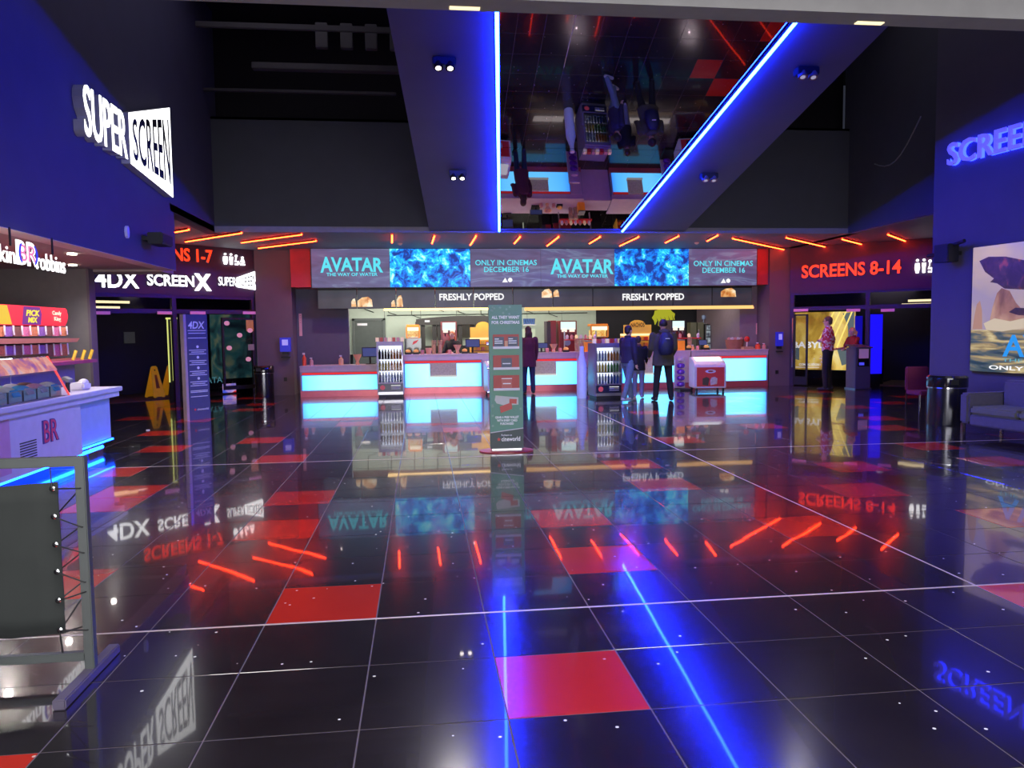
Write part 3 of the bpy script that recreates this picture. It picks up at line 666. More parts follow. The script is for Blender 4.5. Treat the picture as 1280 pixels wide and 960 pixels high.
# ================================================================ FRIDGES
FRB = mat('violet grey fridge body', (.20, .17, .26), .35, .3)
E_FR = emat('fridge interior light', (.85, .92, 1), 1.7, (.4, .4, .4))
BOT = [mat('drink dark', (.03, .02, .03), .3), mat('drink orange', (.7, .25, .03), .3), mat('drink yellow', (.75, .6, .08), .3), mat('drink water', (.35, .45, .6), .2), mat('drink blue', (.04, .12, .4), .3), mat('drink green', (.08, .35, .1), .3), mat('drink red', (.5, .03, .03), .3)]
_bottle = {}
def bottle(x, y, z, h, r, m, label, group):
    key = (m.name, round(h, 3), round(r, 3))
    if key not in _bottle:
        o = MB().lathe((0, 0, 0), [(r*.9, 0), (r, .02), (r, h*.66), (r*.5, h*.82), (r*.42, h*.9)], 8).build('bottle', m, smooth=True)
        c = MB().cyl((0, 0, h*.9), (0, 0, h), r*.45, n=8).build('cap', WHITE if m.name != 'drink water' else BOT[4], o)
        _bottle[key] = o
    else:
        s = _bottle[key]; o = s.copy(); COL.objects.link(o)
        for ch in s.children: c = ch.copy(); COL.objects.link(c); c.parent = o
    o.location = (x, y, z); tag(o, label, 'bottle', group)
def fridge(px0, px1, yb, yt, Y, label, glabel, rz, cols):
    a = atY(px0, yb, Y); b = atY(px1, yb, Y); top = atY((px0+px1)/2, yt, Y).z; W = b.x-a.x; h = top; D = .6
    T = thing('display_fridge', label, 'fridge', ((a.x+b.x)/2, Y, 0), rz)
    c = .035
    bd = MB().b2((-W/2, c, .06), (-W/2+c, D, h)).b2((W/2-c, c, .06), (W/2, D, h)).b2((-W/2+c, D-c, .06), (W/2-c, D, h)).b2((-W/2+c, c, h-.10), (W/2-c, D-c, h)).b2((-W/2+c, c, .06), (W/2-c, D-c, h*.26))
    bd.build('body', FRB, T, bevel=.008)
    MB().b2((-W/2+.03, .02, 0), (W/2-.03, D-.04, .06)).build('base', BLACK, T)
    MB().b2((-W/2+.02, -.005, .07), (W/2-.02, c-.002, h*.10)).build('grille', METAL, T)
    pn_ = MB().b2((-W/2+.02, -.008, h*.11), (W/2-.02, c-.002, h*.245)).build('lower_panel', mat('navy fridge panel', (.01, .012, .04), .3), T)
    f = Fr((0, -.008, 0), (1, 0, 0))
    MB().prism([(-W*.3+.06*cos(t*pi/6), h*.18+.06*sin(t*pi/6)) for t in range(12)], f, .001, .003).build('logo', mat('logo red print', (.5, .05, .06), .4, em=(.6, .1, .15), es=.3, noise=0), pn_)
    for q in range(3): MB().fbox(f, W*.02, W*.38, h*(.21-.03*q), h*(.22-.03*q), .001, .003).build('print_line', E_WHITE2 if q == 0 else WHITE, pn_)
    MB().b2((-W/2+c, D-c-.006, h*.26), (W/2-c, D-c, h-.10)).build('light_back', E_FR, T)
    fr_ = MB()
    z0, z1 = h*.25, h-.02
    fr_.b2((-W/2, -.01, z0), (-W/2+c, c-.004, z1)).b2((W/2-c, -.01, z0), (W/2, c-.004, z1)).b2((-W/2+c, -.01, z1-.08), (W/2-c, c-.004, z1)).b2((-W/2+c, -.01, z0), (W/2-c, c-.004, z0+.03))
    d_ = fr_.build('door', FRB, T); MB().b2((W/2-.03, -.035, h*.45), (W/2-.012, -.012, h*.75)).build('handle', METAL, d_)
    MB().b2((-W/2+c, .008, z0+.03), (W/2-c, .014, z1-.08)).build('door_glass', DGLASS, T)
    nsh = 3; inner0, inner1 = h*.27, h-.14
    R3 = Matrix.Rotation(rz, 3, 'Z')
    for s in range(nsh):
        zz = inner0+(inner1-inner0)*s/nsh
        MB().b2((-W/2+c, .06, zz-.012), (W/2-c, D-c, zz)).build('shelf', METAL, T)
        hh = (inner1-inner0)/nsh*.86; nb = 8; 
        for k in range(nb):
            xx = -W/2+c+(W-2*c)*(k+.5)/nb; m = cols[s][0] if k < nb/2 else cols[s][1]
            p = R3 @ Vector((xx, .12, 0))
            bottle(T.location.x+p.x, T.location.y+p.y, zz, hh, (W-2*c)/nb*.44, m, '%s bottle in the %s row of the %s' % (ordn[k], ['bottom', 'middle', 'top'][s], glabel), 'drinks in the display fridges')
    return T, W, h
Tf1, W1, h1 = fridge(472, 505, 498, 427, 18.8, 'upright drinks fridge in front of the bar left of the totem', 'left bar fridge', 0, [(BOT[3], BOT[4]), (BOT[2], BOT[1]), (BOT[0], BOT[1])])
Tf2, W2, h2 = fridge(744, 778, 503, 429, 17.1, 'upright drinks fridge beside the couple of customers', 'fridge beside the couple', radians(4), [(BOT[3], BOT[4]), (BOT[2], BOT[5]), (BOT[3], BOT[1])])
# snack rack behind the right fridge with bag shapes
RAK = thing('snack_rack', 'purple snack bag rack between the counter end and right fridge', 'rack', (cx_(733, 18.6), 18.6, 0))
MB().b2((-.14, 0, 0), (.14, .5, .04)).build('base', BLACK, RAK); MB().b2((-.14, .44, 0), (.14, .5, .98)).build('back', FASCIA, RAK)
PURP = mat('purple foil', (.14, .03, .42), .3, .2, noise=.4, nscale=25)
for r in range(5):
    b = MB().lathe((0, .36, .14+.16*r), [(.02, -.07), (.09, -.05), (.11, 0), (.09, .05), (.02, .07)], 8, sy=.5).build('snack_bag', PURP if r < 4 else FASCIA, RAK, smooth=True)
RK2 = dup(RAK, (cx_(857, 18.9), 18.9, 0), 0, 'purple snack bag rack left of the ice cream freezer')
# bottle graphic of the right fridge's side, made up as a separate solid bottle
o = MB().lathe((0, 0, 0), [(.11, 0), (.12, .1), (.12, .75), (.06, 1.0), (.05, 1.12), (.06, 1.2)], 12).build('fridge_side_bottle', mat('pale bottle graphic', (.6, .7, .85), .3), smooth=True)
p = onfloor(745, 502); o.location = (p.x-.12, 17.45, 0); tag(o, 'tall pale bottle shape for the graphic on the right fridge side', 'graphic')

# ice cream freezer, chest type with a curved glass top
def icebox(px0, px1, yb, yt, Y, rz, label):
    a = atY(px0, yb, Y).x; b = atY(px1, yb, Y).x; W = b-a; h = atY((px0+px1)/2, yt, Y).z; D = .62
    T = thing('ice_cream_freezer', label, 'freezer', ((a+b)/2, Y, 0), rz)
    fr = Fr((-W/2, 0, 0), (0, 1, 0))
    prof = [(0, .10), (D, .10), (D, h), (D*.72, h), (.12, h-.10), (.03, h-.17), (0, h-.22)]
    MB().prism(prof, Fr((-W/2, 0, 0), (0, 1, 0)), 0, W).build('body', WHITE, T, bevel=.01)
    for x in (-W/2+.06, W/2-.06):
        for y in (.06, D-.06): MB().cyl((x-.015, y, .05), (x+.015, y, .05), .05, n=10).build('castor', BLACK, T)
    MB().b2((-W/2+.05, .02, .10), (W/2-.05, D-.05, .12)).build('undertray', BLACK, T)
    f = Fr((0, 0, 0), (1, 0, 0)); p_ = MB().fbox(f, -W/2+.05, W/2-.05, .14, h-.24, .001, .006).build('front_panel', mat('red freezer panel', (.60, .03, .04), .35), T)
    MB().prism([(.17*W*cos(t*pi/8), h-.34+.045*sin(t*pi/8)) for t in range(16)], f, .006, .009).build('logo', WHITE, p_)
    MB().prism([(.09*W*cos(t*pi/8), h-.34+.022*sin(t*pi/8)) for t in range(16)], f, .009, .011).build('logo_centre', mat('logo dark red', (.3, .02, .02), .4), p_)
    MB().prism([(-.2, .18), (-.06, .16), (-.03, .34), (-.10, .38), (-.20, .34)], f, .006, .009).build('ice_lolly_print', mat('dark chocolate print', (.04, .02, .02), .4), p_)
    MB().prism([(.0, .17), (.16, .20), (.17, .34), (.10, .38), (.02, .36), (-.01, .28)], f, .006, .009).build('ice_lolly_print', mat('cream print', (.55, .5, .42), .5, noise=.5, nscale=30), p_)
    MB().add([(-W/2+.06, .10, h-.085), (W/2-.06, .10, h-.085), (W/2-.06, D*.7, h+.006), (-W/2+.06, D*.7, h+.006), (-W/2+.06, .10, h-.09), (W/2-.06, .10, h-.09), (W/2-.06, D*.7, h+.0), (-W/2+.06, D*.7, h+.0)], [(0, 1, 2, 3), (7, 6, 5, 4), (0, 4, 5, 1), (1, 5, 6, 2), (2, 6, 7, 3), (3, 7, 4, 0)]).build('lid_light', emat('freezer lid glow', (.9, .92, 1), 1.3), T)
    return T
icebox(869, 907, 490, 447, 18.3, radians(-6), 'red and white ice cream freezer in front of the bar right end')
icebox(610, 650, 494, 452, 18.5, radians(5), 'red and white ice cream freezer hidden behind the green totem')
# ================================================================ THINGS ON AND BEHIND THE BAR
def ct(x, y, Y): return atY(x, y, Y)
ZB = 1.0
def cupstack(px, Y, zt, n, r, m, label, grp=None, z0=ZB):
    p = ct(px, 440, Y); T = thing('cup_stack', label, 'cups', (p.x, Y, z0), 0, grp)
    h = zt-z0; MB().lathe((0, 0, 0), [(r*.8, 0), (r, h*.6)], 10).build('bottom_cup', m, T, smooth=True)
    for k in range(n):
        z = h*(.6+.4*k/n); MB().lathe((0, 0, z), [(r*.98, 0), (r*1.08, .01), (r*1.08, h*.4/n*.6), (r, h*.4/n*.7)], 10).build('cup_rim', m, T, smooth=True)
PEACH = mat('peach cardboard', (.75, .42, .26), .6); PINKB = mat('pink bottle plastic', (.6, .28, .28), .35)
def cone(px, yt, yb, Y, label, z0):
    p = ct(px, yb, Y); h = ct(px, yt, Y).z-z0
    o = MB().lathe((p.x, Y, z0), [(.05, 0), (.05, .02), (.035, h*.35), (.11, h), (.10, h), (.03, h*.4)], 12).build('popcorn_scoop_cup', PEACH, smooth=True); tag(o, label, 'cup', None)
cone(447, 443, 456, 19.75, 'peach flared cup on the low left counter', .77)
cone(572, 431, 442, 20.05, 'peach flared cup on the counter left of the green totem', ZB)
cone(692, 430, 440, 20.05, 'peach flared cup right of the maroon coat', ZB)
def pump(px, yt, Y, z0, m, label, r=.045):
    p = ct(px, 440, Y); h = ct(px, yt, Y).z-z0; T = thing('pump_bottle', label, 'bottle', (p.x, Y, z0))
    MB().lathe((0, 0, 0), [(r, 0), (r, h*.6), (r*.4, h*.75), (r*.35, h*.85)], 10).build('body', m, T, smooth=True)
    MB().b2((-.04, -.01, h*.85), (.02, .01, h)).build('pump_head', WHITE, T)
pump(389, 447, 19.75, .77, PINKB, 'pink pump bottle near the left end of the low counter')
pump(426, 444, 19.75, .77, PEACH, 'peach pump bottle in the middle of the low counter', .06)
pump(380, 441, 19.8, .77, mat('orange red bottle', (.7, .08, .03), .4), 'orange red bottle at the far left end of the low counter', .05)
pump(947, 428, 20.0, ZB, mat('orange red bottle', (.7, .08, .03), .4), 'orange red bottle at the right end of the bar', .07)
pump(955, 429, 19.95, ZB, PINKB, 'pink pump bottle at the right end of the bar', .05)
pump(866, 431, 20.0, ZB, PEACH, 'peach pump bottle behind the ice cream freezer', .04)
def till(px, yt, yb, Y, z0, w_, label, rz=0):
    p = ct(px, yb, Y); h = ct(px, yt, Y).z-z0; T = thing('till_monitor', label, 'till', (p.x, Y, z0), rz)
    MB().b2((-.12, -.08, 0), (.12, .12, .02)).build('foot', BLACK, T); MB().cyl((0, .02, .02), (0, .05, h*.6), .025, n=8).build('stand', BLACK, T)
    m = MB().box((0, 0, h*.68), (w_, .04, h*.55), rx=radians(-12)).build('casing', BLACK, T, bevel=.006)
    MB().box((0, -.023, h*.675), (w_*.9, .004, h*.46), rx=radians(-12)).build('display', emat('till display', (.10, .14, .45), .45), m)
till(463, 433, 452, 19.95, .77, .42, 'dark till screen on the low counter beside the left fridge', radians(12))
till(591, 423, 443, 20.2, ZB, .38, 'navy till screen on the counter behind the cashier cup', 0)
till(677, 428, 440, 20.2, ZB, .34, 'till screen on the counter right of the maroon coat', 0)
till(878, 424, 440, 20.3, ZB, .26, 'small till screen behind the ice cream freezer', .2)
till(640, 420, 440, 20.6, ZB, .30, 'till screen hidden behind the green totem', -.1)
def warmer(px, x0, x1, yt, yb, Y, label, z0=1.0):
    a = ct(x0, yt, Y); b = ct(x1, yt, Y); W = b.x-a.x; zb = ct(px, yb, Y).z; zt = a.z; h = zt-zb
    T = thing('popcorn_warmer', label, 'popcorn machine', ((a.x+b.x)/2, Y, zb))
    MB().b2((-W/2, 0, h*.82), (W/2, .5, h)).build('canopy', ORANGE, T, bevel=.01); MB().b2((-W/2, 0, 0), (W/2, .5, h*.08)).build('base', ORANGE, T)
    MB().b2((-W/2+.02, .02, h*.55), (W/2-.02, .03, h*.82)).build('lit_header', emat('warmer glow', (1, .85, .55), 1.6), T)
    MB().b2((-W/2+.03, .08, h*.08), (W/2-.03, .45, h*.55)).build('popcorn', ramp_emission('lit popcorn', [(.35, (.8, .28, .02)), (.65, (1, .8, .25))], (20, 20, 20), .9), T)
    for s in (-1, 1): MB().b2((s*W/2-.02, 0, h*.05), (s*W/2+.02, .03, h*.85)).build('post', ORANGE, T)
    MB().b2((-W/2+.04, -.01, .02), (W/2-.04, .005, h*.08)).build('rail', METAL, T)
warmer(516, 508, 524, 406, 423, 21.5, 'glowing popcorn warmer right of the left fridge')
warmer(750, 739, 760, 405, 422, 21.5, 'glowing popcorn warmer above the right fridge')
for px, lab in ((516, 'black plinth box with a red flash under the left popcorn warmer'), (750, 'black plinth box under the right popcorn warmer')):
    p = ct(px, 425, 21.5); w_ = .21*1.1; o = thing('warmer_stand', lab, 'stand', (p.x, 21.45, 0)); MB().b2((-w_, 0, 0), (w_, .6, ct(px, 423, 21.5).z)).build('cabinet', BLACKG, o)
    MB().add([(-.02, -.005, 1.22), (.10, -.005, 1.28), (.16, -.005, 1.36), (.02, -.005, 1.32)], [(0, 1, 2, 3)]).build('red_flash', REDM, o)
def tower(x0, x1, ys, Y, label, m=REDM, disp=E_WHITE2):
    a = ct(x0, ys[0], Y); b = ct(x1, ys[0], Y); W = b.x-a.x; z = [ct(x0, y, Y).z for y in ys]   # top, header bottom, tap row, base
    T = thing('drinks_tower', label, 'drinks machine', ((a.x+b.x)/2, Y, ZB-.1))
    MB().b2((-W/2-.03, .02, -.9), (W/2+.03, .5, 0)).build('stand', BLACK, T)
    o = ZB-.1; z = [q-o for q in z]
    MB().b2((-W/2, 0, 0), (W/2, .5, z[0])).build('cabinet', m, T, bevel=.01)
    MB().b2((-W/2+.04, -.012, z[1]), (W/2-.04, 0, z[0]-.03)).build('lit_header', emat('tower header glow', (.75, 1, .95), 1.1), T)
    for s in (-.22, .22): MB().b2((s*W-W*.15, -.02, z[2]), (s*W+W*.15, 0, z[2]+.10)).build('lit_menu', emat('tower menu glow', (1, .85, .7), 1.2), T)
    MB().b2((-W/2+.06, -.008, .02), (W/2-.06, 0, z[2]-.03)).build('front', mat('dark red front', (.22, .02, .03), .3), T)
    MB().prism([(.09*cos(t*pi/6), .35*1+.09*sin(t*pi/6)) for t in range(12)], Fr((-.02, -.008, -.02), (1, 0, 0)), .001, .006).build('badge', mat('blue grey badge', (.25, .35, .5), .4), T)
    for k in range(3): MB().cyl((-W*.25+W*.25*k, -.05, z[2]-.10), (-W*.25+W*.25*k, -.05, z[2]-.02), .018, n=8).build('tap', CHROME, T)
tower(551, 571, (402, 413, 416, 440), 21.6, 'red drinks tower with white header behind the cashier', mat('maroon tower', (.16, .03, .04), .4))
tower(699, 721, (401, 412, 415, 440), 21.2, 'red drinks tower with white header in the middle of the bar', mat('dark red tower', (.28, .03, .03), .4))
tower(839, 857, (400, 410, 413, 440), 21.2, 'drinks tower with pale header right of the olive parka', mat('dark tower', (.05, .03, .05), .4))
o = thing('drinks_cabinet', 'tall dark red cabinet beside the middle drinks tower', 'cabinet', (ct(697, 420, 21.3).x-.1, 21.3, ZB-.1))
MB().b2((-.19, .03, -.9), (.05, .5, 0)).build('stand', BLACK, o); MB().b2((-.09, 0, 0), (.06, .5, .95)).build('side', mat('deep red side', (.30, .02, .03), .4), o); MB().b2((-.2, .02, 0), (-.09, .5, .93)).build('grey_side', VOIDM, o)
def arch(xc, w_, yt, ym, yb, Y, label, text):
    p = ct(xc, yb, Y); zt, zm = ct(xc, yt, Y).z, ct(xc, ym, Y).z; z0 = p.z; h = zm-z0; R = zt-zm
    T = thing('nacho_display', label, 'display', (p.x, Y, z0)); f = Fr((0, 0, 0), (1, 0, 0)); W = w_
    OR = mat('amber display board', (.80, .42, .06), .5, em=(.9, .45, .05), es=.25)
    poly = [(-W/2, 0), (W/2, 0), (W/2, h), (W*.3, h)]+[(W*.28*cos(t*pi/10), h+R*sin(t*pi/10)) for t in range(11)]+[(-W*.3, h), (-W/2, h)]
    MB().prism(poly, f, -.04, 0).build('header_board', OR, T)
    MB().b2((-W/2, -.02, -.06), (W/2, .4, 0)).build('lit_shelf', emat('shelf glow', (1, .8, .4), 1.3), T)
    MB().b2((-W/2+.02, .35, -.75), (W/2-.02, .4, -.06)).build('back', OR, T); MB().b2((-W/2, 0, -z0), (W/2, .4, -.75)).build('stand', BLACK, T)
    for k in range(4): 
        s = MB().b2((-W/2+.02, .03, -.72+.17*k), (W/2-.02, .35, -.70+.17*k)).build('shelf', mat('brown shelf', (.25, .08, .03), .5), T)
        for q in range(5): MB().b2((-W/2+.05+q*W*.18, .08, -.70+.17*k), (-W/2+.05+q*W*.18+W*.13, .2, -.60+.17*k)).build('packet', [ORANGE, REDM, YELLOW][(k+q) % 3], s)
    for s in (-1, 1): MB().b2((s*(W/2-.01)-.01, 0, -.75), (s*(W/2-.01)+.01, .4, -.06)).build('side', OR, T)
    if text: lettering(text, f, -W*.25, W*.25, h*.75, h*1.25, .002, .006, mat('brown print', (.16, .05, .01), .6), T, None, off=.02, joined=True, name='lettering')
arch(797, .80, 400, 406, 417, 21.3, 'amber arched NACHOS snack stand behind the couple', 'NACHOS')
arch(604, .72, 402, 409, 422, 21.4, 'yellow arched snack stand partly hidden by the green totem', None)
# glowing yellow picture above the man
p = ct(830, 397, 23.9); T = thing('wall_picture', 'round yellow green lit picture above the man in the parka', 'picture', (p.x, 23.9, p.z))
f = Fr((0, 0, 0), (1, 0, 0)); MB().prism([((.34+.05*(t % 2))*cos(t*pi/9), (.30+.04*(t % 2))*sin(t*pi/9)) for t in range(18)], f, -.03, 0).build('disc', emat('yellow green glow', (.55, .55, .02), .7), T)
for k in range(5): MB().prism([(-.3+.13*k, -.25), (-.22+.13*k, -.1), (-.25+.13*k, .02*k), (-.18+.13*k, -.12), (-.2+.13*k, -.28)], f, .001, .006).build('black_print', BLACK, T)
# black hood structure behind the bar
hx0, hx1 = ct(520, 400, 23.5).x, ct(612, 400, 23.5).x
T = thing('black_canopy_unit', 'black curved hood unit on the back wall left of the totem', 'hood', (hx0, 23.5, 0))
f = Fr((0, 23.5, 0), (1, 0, 0)); n = 12; z0, z1 = ct(560, 402, 23.5).z, ct(560, 395, 23.5).z
MB().prism([(hx0, z0-.1), (hx1+.8, z0-.1)]+[(hx1+.8-(hx1+.8-hx0)*k/n, z0+(z1-z0)*sin(pi*(.15+.7*k/n))) for k in range(n+1)], f, 0, .3).build('hood', BLACK, T, T.location)
for px in (522, 529, 543, 549, 575, 590, 610): x = ct(px, 420, 23.5).x; MB().b2((x-.06, 23.3, .3), (x+.06, 23.5, z0)).build('post', BLACK, T, T.location)
MB().b2((hx0, 23.45, 0), (hx1+.8, 23.5, 1.15)).build('lower_wall', BLACK, T, T.location)
a = ct(533, 401.5, 23.2); MB().b2((a.x-.05, 23.19, a.z-.03), (a.x+.1, 23.2, a.z+.03)).build('small_label', E_WHITE2, T, T.location)
# shelves with cups
def shelf(x0, x1, y, Y, label): a, b = ct(x0, y, Y), ct(x1, y, Y); o = MB().b2((a.x, Y-.12, a.z-.03), (b.x, Y+.12, a.z)).build('wall_shelf', METAL); tag(o, label, 'shelf'); return a.x, b.x, a.z
BLC = mat('blue cup', (.04, .09, .25), .3); GLA = mat('blue tinted glassware', (.25, .32, .5), .15, em=(.2, .3, .6), es=.12)
a, b, z = shelf(654, 669, 405.5, 22.8, 'small metal shelf on the mint wall above the maroon coat')
for k in range(5): o = MB().lathe((a+.04+(b-a-.08)*k/4, 22.8, z), [(.03, 0), (.04, .16), (.042, .17)], 8).build('blue_cup', BLC, smooth=True); tag(o, ordn[k]+' from left of the blue cups on the small wall shelf', 'cup', 'blue cups on the small shelf')
a, b, z = shelf(877, 914, 404, 23.2, 'dark shelf above the right glass-door fridge'); 
for k in range(8): o = MB().lathe((a+.06+(b-a-.12)*k/7, 23.2, z), [(.045, 0), (.012, .01), (.010, .10), (.05, .14), (.055, .22), (.04, .25)], 10).build('stem_glass', GLA, smooth=True); tag(o, ordn[k]+' from left of the glasses above the back fridge', 'glass', 'glasses over the back fridge')
p = ct(661, 419, 22.7); o = MB().b2((p.x-.2, 22.7, p.z-.15), (p.x+.2, 22.74, p.z+.19)).b2((p.x-.02, 22.72, 0), (p.x+.02, 22.74, p.z)).build('notice_board', emat('pale green notice', (.75, .85, .6), .75)); tag(o, 'pale lit notice behind the head of the maroon coat', 'notice')
# back fridge with two glass doors
a, b = ct(881, 420, 22.8), ct(914, 420, 22.8); zt_ = ct(897, 405, 22.8).z; W = b.x-a.x
T = thing('back_fridge', 'two-door glass fridge on the dark back wall at the right', 'fridge', ((a.x+b.x)/2, 22.8, 0))
MB().b2((-W/2, .04, 0), (W/2, .6, zt_)).build('body', BLACK, T)
for s in (0, 1):
    x0 = -W/2+s*W/2+.03; x1 = x0+W/2-.06
    MB().b2((x0, .0, .9), (x1, .03, zt_-.04)).build('lit_interior', ramp_emission('fridge stock', [(.35, (.02, .02, .05)), (.5, (.25, .3, .35)), (.65, (.6, .7, .75))], (14, 14, 7), .6, .2, 2), T)
    for q in range(3): MB().b2((x0, -.02, 1.1+.2*q), (x1, .0, 1.13+.2*q)).build('shelf', BLACK, T)
    MB().b2((x0-.02, -.03, .88), (x0, .0, zt_-.02)).build('door_edge', METAL, T)
# boxes beside it
for k, px in enumerate((867, 876)):
    p = ct(px, 417, 22.6); o = MB().b2((p.x-.10, 22.6, 0), (p.x+.09, 22.9, ct(px, 403, 22.6).z)).build('drinks_machine', mat('olive grey casing', (.10, .10, .07), .5)); MMM = 0; tag(o, ['left', 'right'][k]+' one of two olive grey machines left of the back fridge', 'machine')
# wicker baskets
p = ct(921, 436, 20.3); T = thing('basket', 'brown basket with packets near the right end of the bar', 'basket', (p.x, 20.3, ZB))
MB().lathe((0, .15, 0), [(.16, 0), (.20, .26), (.19, .26), (.15, .03)], 12, sx=1.4).build('basket_body', mat('brown wicker', (.28, .12, .08), .8, noise=.4, nscale=40), T, smooth=True)
for k in range(5): MB().box((-.18+.09*k, .12, .27), (.07, .04, .10), ry=.2*(k-2)).build('packet', WHITE if k % 2 else PINKB, T)
p = ct(935, 437, 20.0); T = thing('tray_of_treats', 'small tray with packets beside the brown basket', 'tray', (p.x, 19.95, ZB)); MB().b2((-.14, 0, 0), (.14, .2, .07)).build('tray', mat('tan card', (.45, .25, .15), .7), T); MB().ell((0, .12, .27), (.08, .06, .08)).build('round_treat', REDM, T, smooth=True); MB().cyl((0, .12, .07), (0, .12, .2), .02).build('stick', WHITE, T)
# cup stacks, snacks along the counter
RNG = random.Random(3)
def clutter(px, kind, k, lab, Y=20.1, z0=ZB):
    p = ct(px, 440, Y)
    if kind == 'tub': o = MB().lathe((p.x, Y, z0), [(.06, 0), (.085, .15), (.09, .16)], 10).build('popcorn_tub', PEACH, smooth=True); tag(o, lab, 'tub')
    elif kind == 'small': o = MB().lathe((p.x, Y, z0), [(.045, 0), (.05, .09), (.04, .11)], 10).build('jar', PINKB, smooth=True); tag(o, lab, 'jar')
    elif kind == 'burger': 
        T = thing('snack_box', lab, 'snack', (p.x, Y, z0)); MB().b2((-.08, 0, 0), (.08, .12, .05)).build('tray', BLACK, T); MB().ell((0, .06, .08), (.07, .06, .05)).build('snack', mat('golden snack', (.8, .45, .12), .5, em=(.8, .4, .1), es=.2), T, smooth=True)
    elif kind == 'stack': cupstack(px, Y, z0+.36, 5, .06, mat('patterned cups', (.45, .30, .20), .5, noise=.7, nscale=30), lab, None, z0)
for px, kd, lab in ((510, 'burger', 'first golden snack in a black tray right of the left fridge'), (520, 'burger', 'second golden snack in a black tray right of the left fridge'), (528, 'small', 'pink jar left of the peach popcorn tub'), (536, 'tub', 'peach popcorn tub near the patterned cup stacks'),
                    (542.5, 'stack', 'left stack of patterned cups beside the cashier'), (550, 'stack', 'right stack of patterned cups beside the cashier'), (581, 'burger', 'golden snack tray between the flared cup and till'), (562, 'small', 'pink jar in front of the cashier'),
                    (684, 'small', 'pink jar right of the maroon coat till'), (700, 'small', 'pink jar under the middle drinks tower'), (708, 'burger', 'golden snack tray under the middle drinks tower'), (721, 'stack', 'left stack of cups beside the orange box'), (727, 'stack', 'right stack of cups beside the orange box'),
                    (862, 'burger', 'golden snack behind the ice cream freezer'), (872, 'small', 'pink jar behind the ice cream freezer'), (884, 'burger', 'second golden snack behind the ice cream freezer'), (862, 'stack', 'stack of cups right of the right orange box')): clutter(px, kd, 0, lab, 20.05 if kd != 'stack' else 20.25)
for px, lab in ((735.5, 'orange box at the right end of the totem counter'), (852, 'orange box right of the man in the parka')):
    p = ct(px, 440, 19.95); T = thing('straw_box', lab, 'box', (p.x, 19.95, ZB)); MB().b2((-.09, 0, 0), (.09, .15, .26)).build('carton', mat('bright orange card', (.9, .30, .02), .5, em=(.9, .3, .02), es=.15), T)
    MB().b2((-.09, -.01, .26), (.09, .2, .29)).build('lid', METAL, T)
# condiment shelf with rows of small bottles above counter ends
for px, n_, lab in ((727, 7, 'sauce and topping shelf'), (857, 4, 'right sauce shelf')):
    p0 = ct(px, 425, 20.3); T = thing('sauce_rack', 'red '+lab+' with small tubs behind the orange box', 'rack', (p0.x, 20.3, ZB))
    MB().b2((-.45, 0, .30), (.45, .2, .33)).build('shelf', REDM, T); MB().b2((-.45, .16, 0), (-.42, .2, .55)).build('post', METAL, T); MB().b2((.42, .16, 0), (.45, .2, .55)).build('post', METAL, T)
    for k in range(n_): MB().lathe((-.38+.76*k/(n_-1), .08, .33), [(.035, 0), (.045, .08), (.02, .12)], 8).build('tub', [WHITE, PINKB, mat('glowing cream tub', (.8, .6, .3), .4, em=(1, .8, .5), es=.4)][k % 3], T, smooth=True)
# snacks standing on top of the left fridge and the right fridge
for T0, hh, nm in ((Tf1, h1, 'left bar fridge'), (Tf2, h2, 'fridge beside the couple')):
    for k in range(7):
        x = T0.location.x-.30+.10*k; y = T0.location.y+.15
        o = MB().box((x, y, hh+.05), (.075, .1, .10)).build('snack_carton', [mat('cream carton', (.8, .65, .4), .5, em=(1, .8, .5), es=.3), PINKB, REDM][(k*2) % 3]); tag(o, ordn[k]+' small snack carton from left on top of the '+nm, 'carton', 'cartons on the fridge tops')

# notices and dispensers on piers
def onfr(fr, x, y, c=0): return fr.ab(x, y, c)
FP = Fr((0, 20.25, 0), (1, 0, 0)); FPR = Fr((0, 19.85, 0), (1, 0, 0)); FPI = Fr((0, 20.61, 0), (1, 0, 0)); FPL2 = Fr((0, 20.9, 0), (1, 0, 0))
for fr, x0, x1, y0, y1, lab in ((FPL2, 373.5, 378, 392, 420, 'slim pale notice on the wall at the left end of the bar'), (FPI, 945, 951, 404, 418, 'pink notice on the wall at the right end of the bar')):
    a0, b1 = fr.ab(x0, y0); a1, b0 = fr.ab(x1, y1); T = thing('notice', lab, 'notice', fr.p(a0, b0, 0)); MB().fbox(fr, a0, a1, b0, b1, 0, .01).build('sheet', mat('pink paper', (.75, .42, .42), .8, noise=0), T, T.location)
    for k in range(4): MB().fbox(fr, a0+.02, a1-.02, b1-.06-.06*k, b1-.045-.06*k, .01, .012).build('print_line', mat('faded print', (.5, .2, .2), .8, noise=0), T, T.location)
def dispenser(fr, px, y0, y1, w_, label):
    a, b1 = fr.ab(px, y0); _, b0 = fr.ab(px, y1); T = thing('hand_gel_dispenser', label, 'dispenser', fr.p(a, b0, 0))
    h = b1-b0
    MB().fbox(fr, a-w_/2, a+w_/2, b0+h*.3, b1, 0, .12).build('housing', mat('blue plastic housing', (.02, .02, .25), .35, em=(.02, .03, .9), es=.35, noise=0), T, T.location)
    MB().fbox(fr, a-w_*.28, a+w_*.28, b0+h*.62, b1-h*.10, .12, .125).build('label_plate', mat('lilac label', (.4, .4, .8), .5, em=(.3, .35, .9), es=.5, noise=0), T, T.location)
    MB().fbox(fr, a-w_*.3, a+w_*.3, b0+h*.16, b0+h*.3, 0, .10).build('nozzle', BLACK, T, T.location); MB().fbox(fr, a-w_*.4, a+w_*.4, b0, b0+h*.06, 0, .14).build('drip_tray', BLACK, T, T.location)
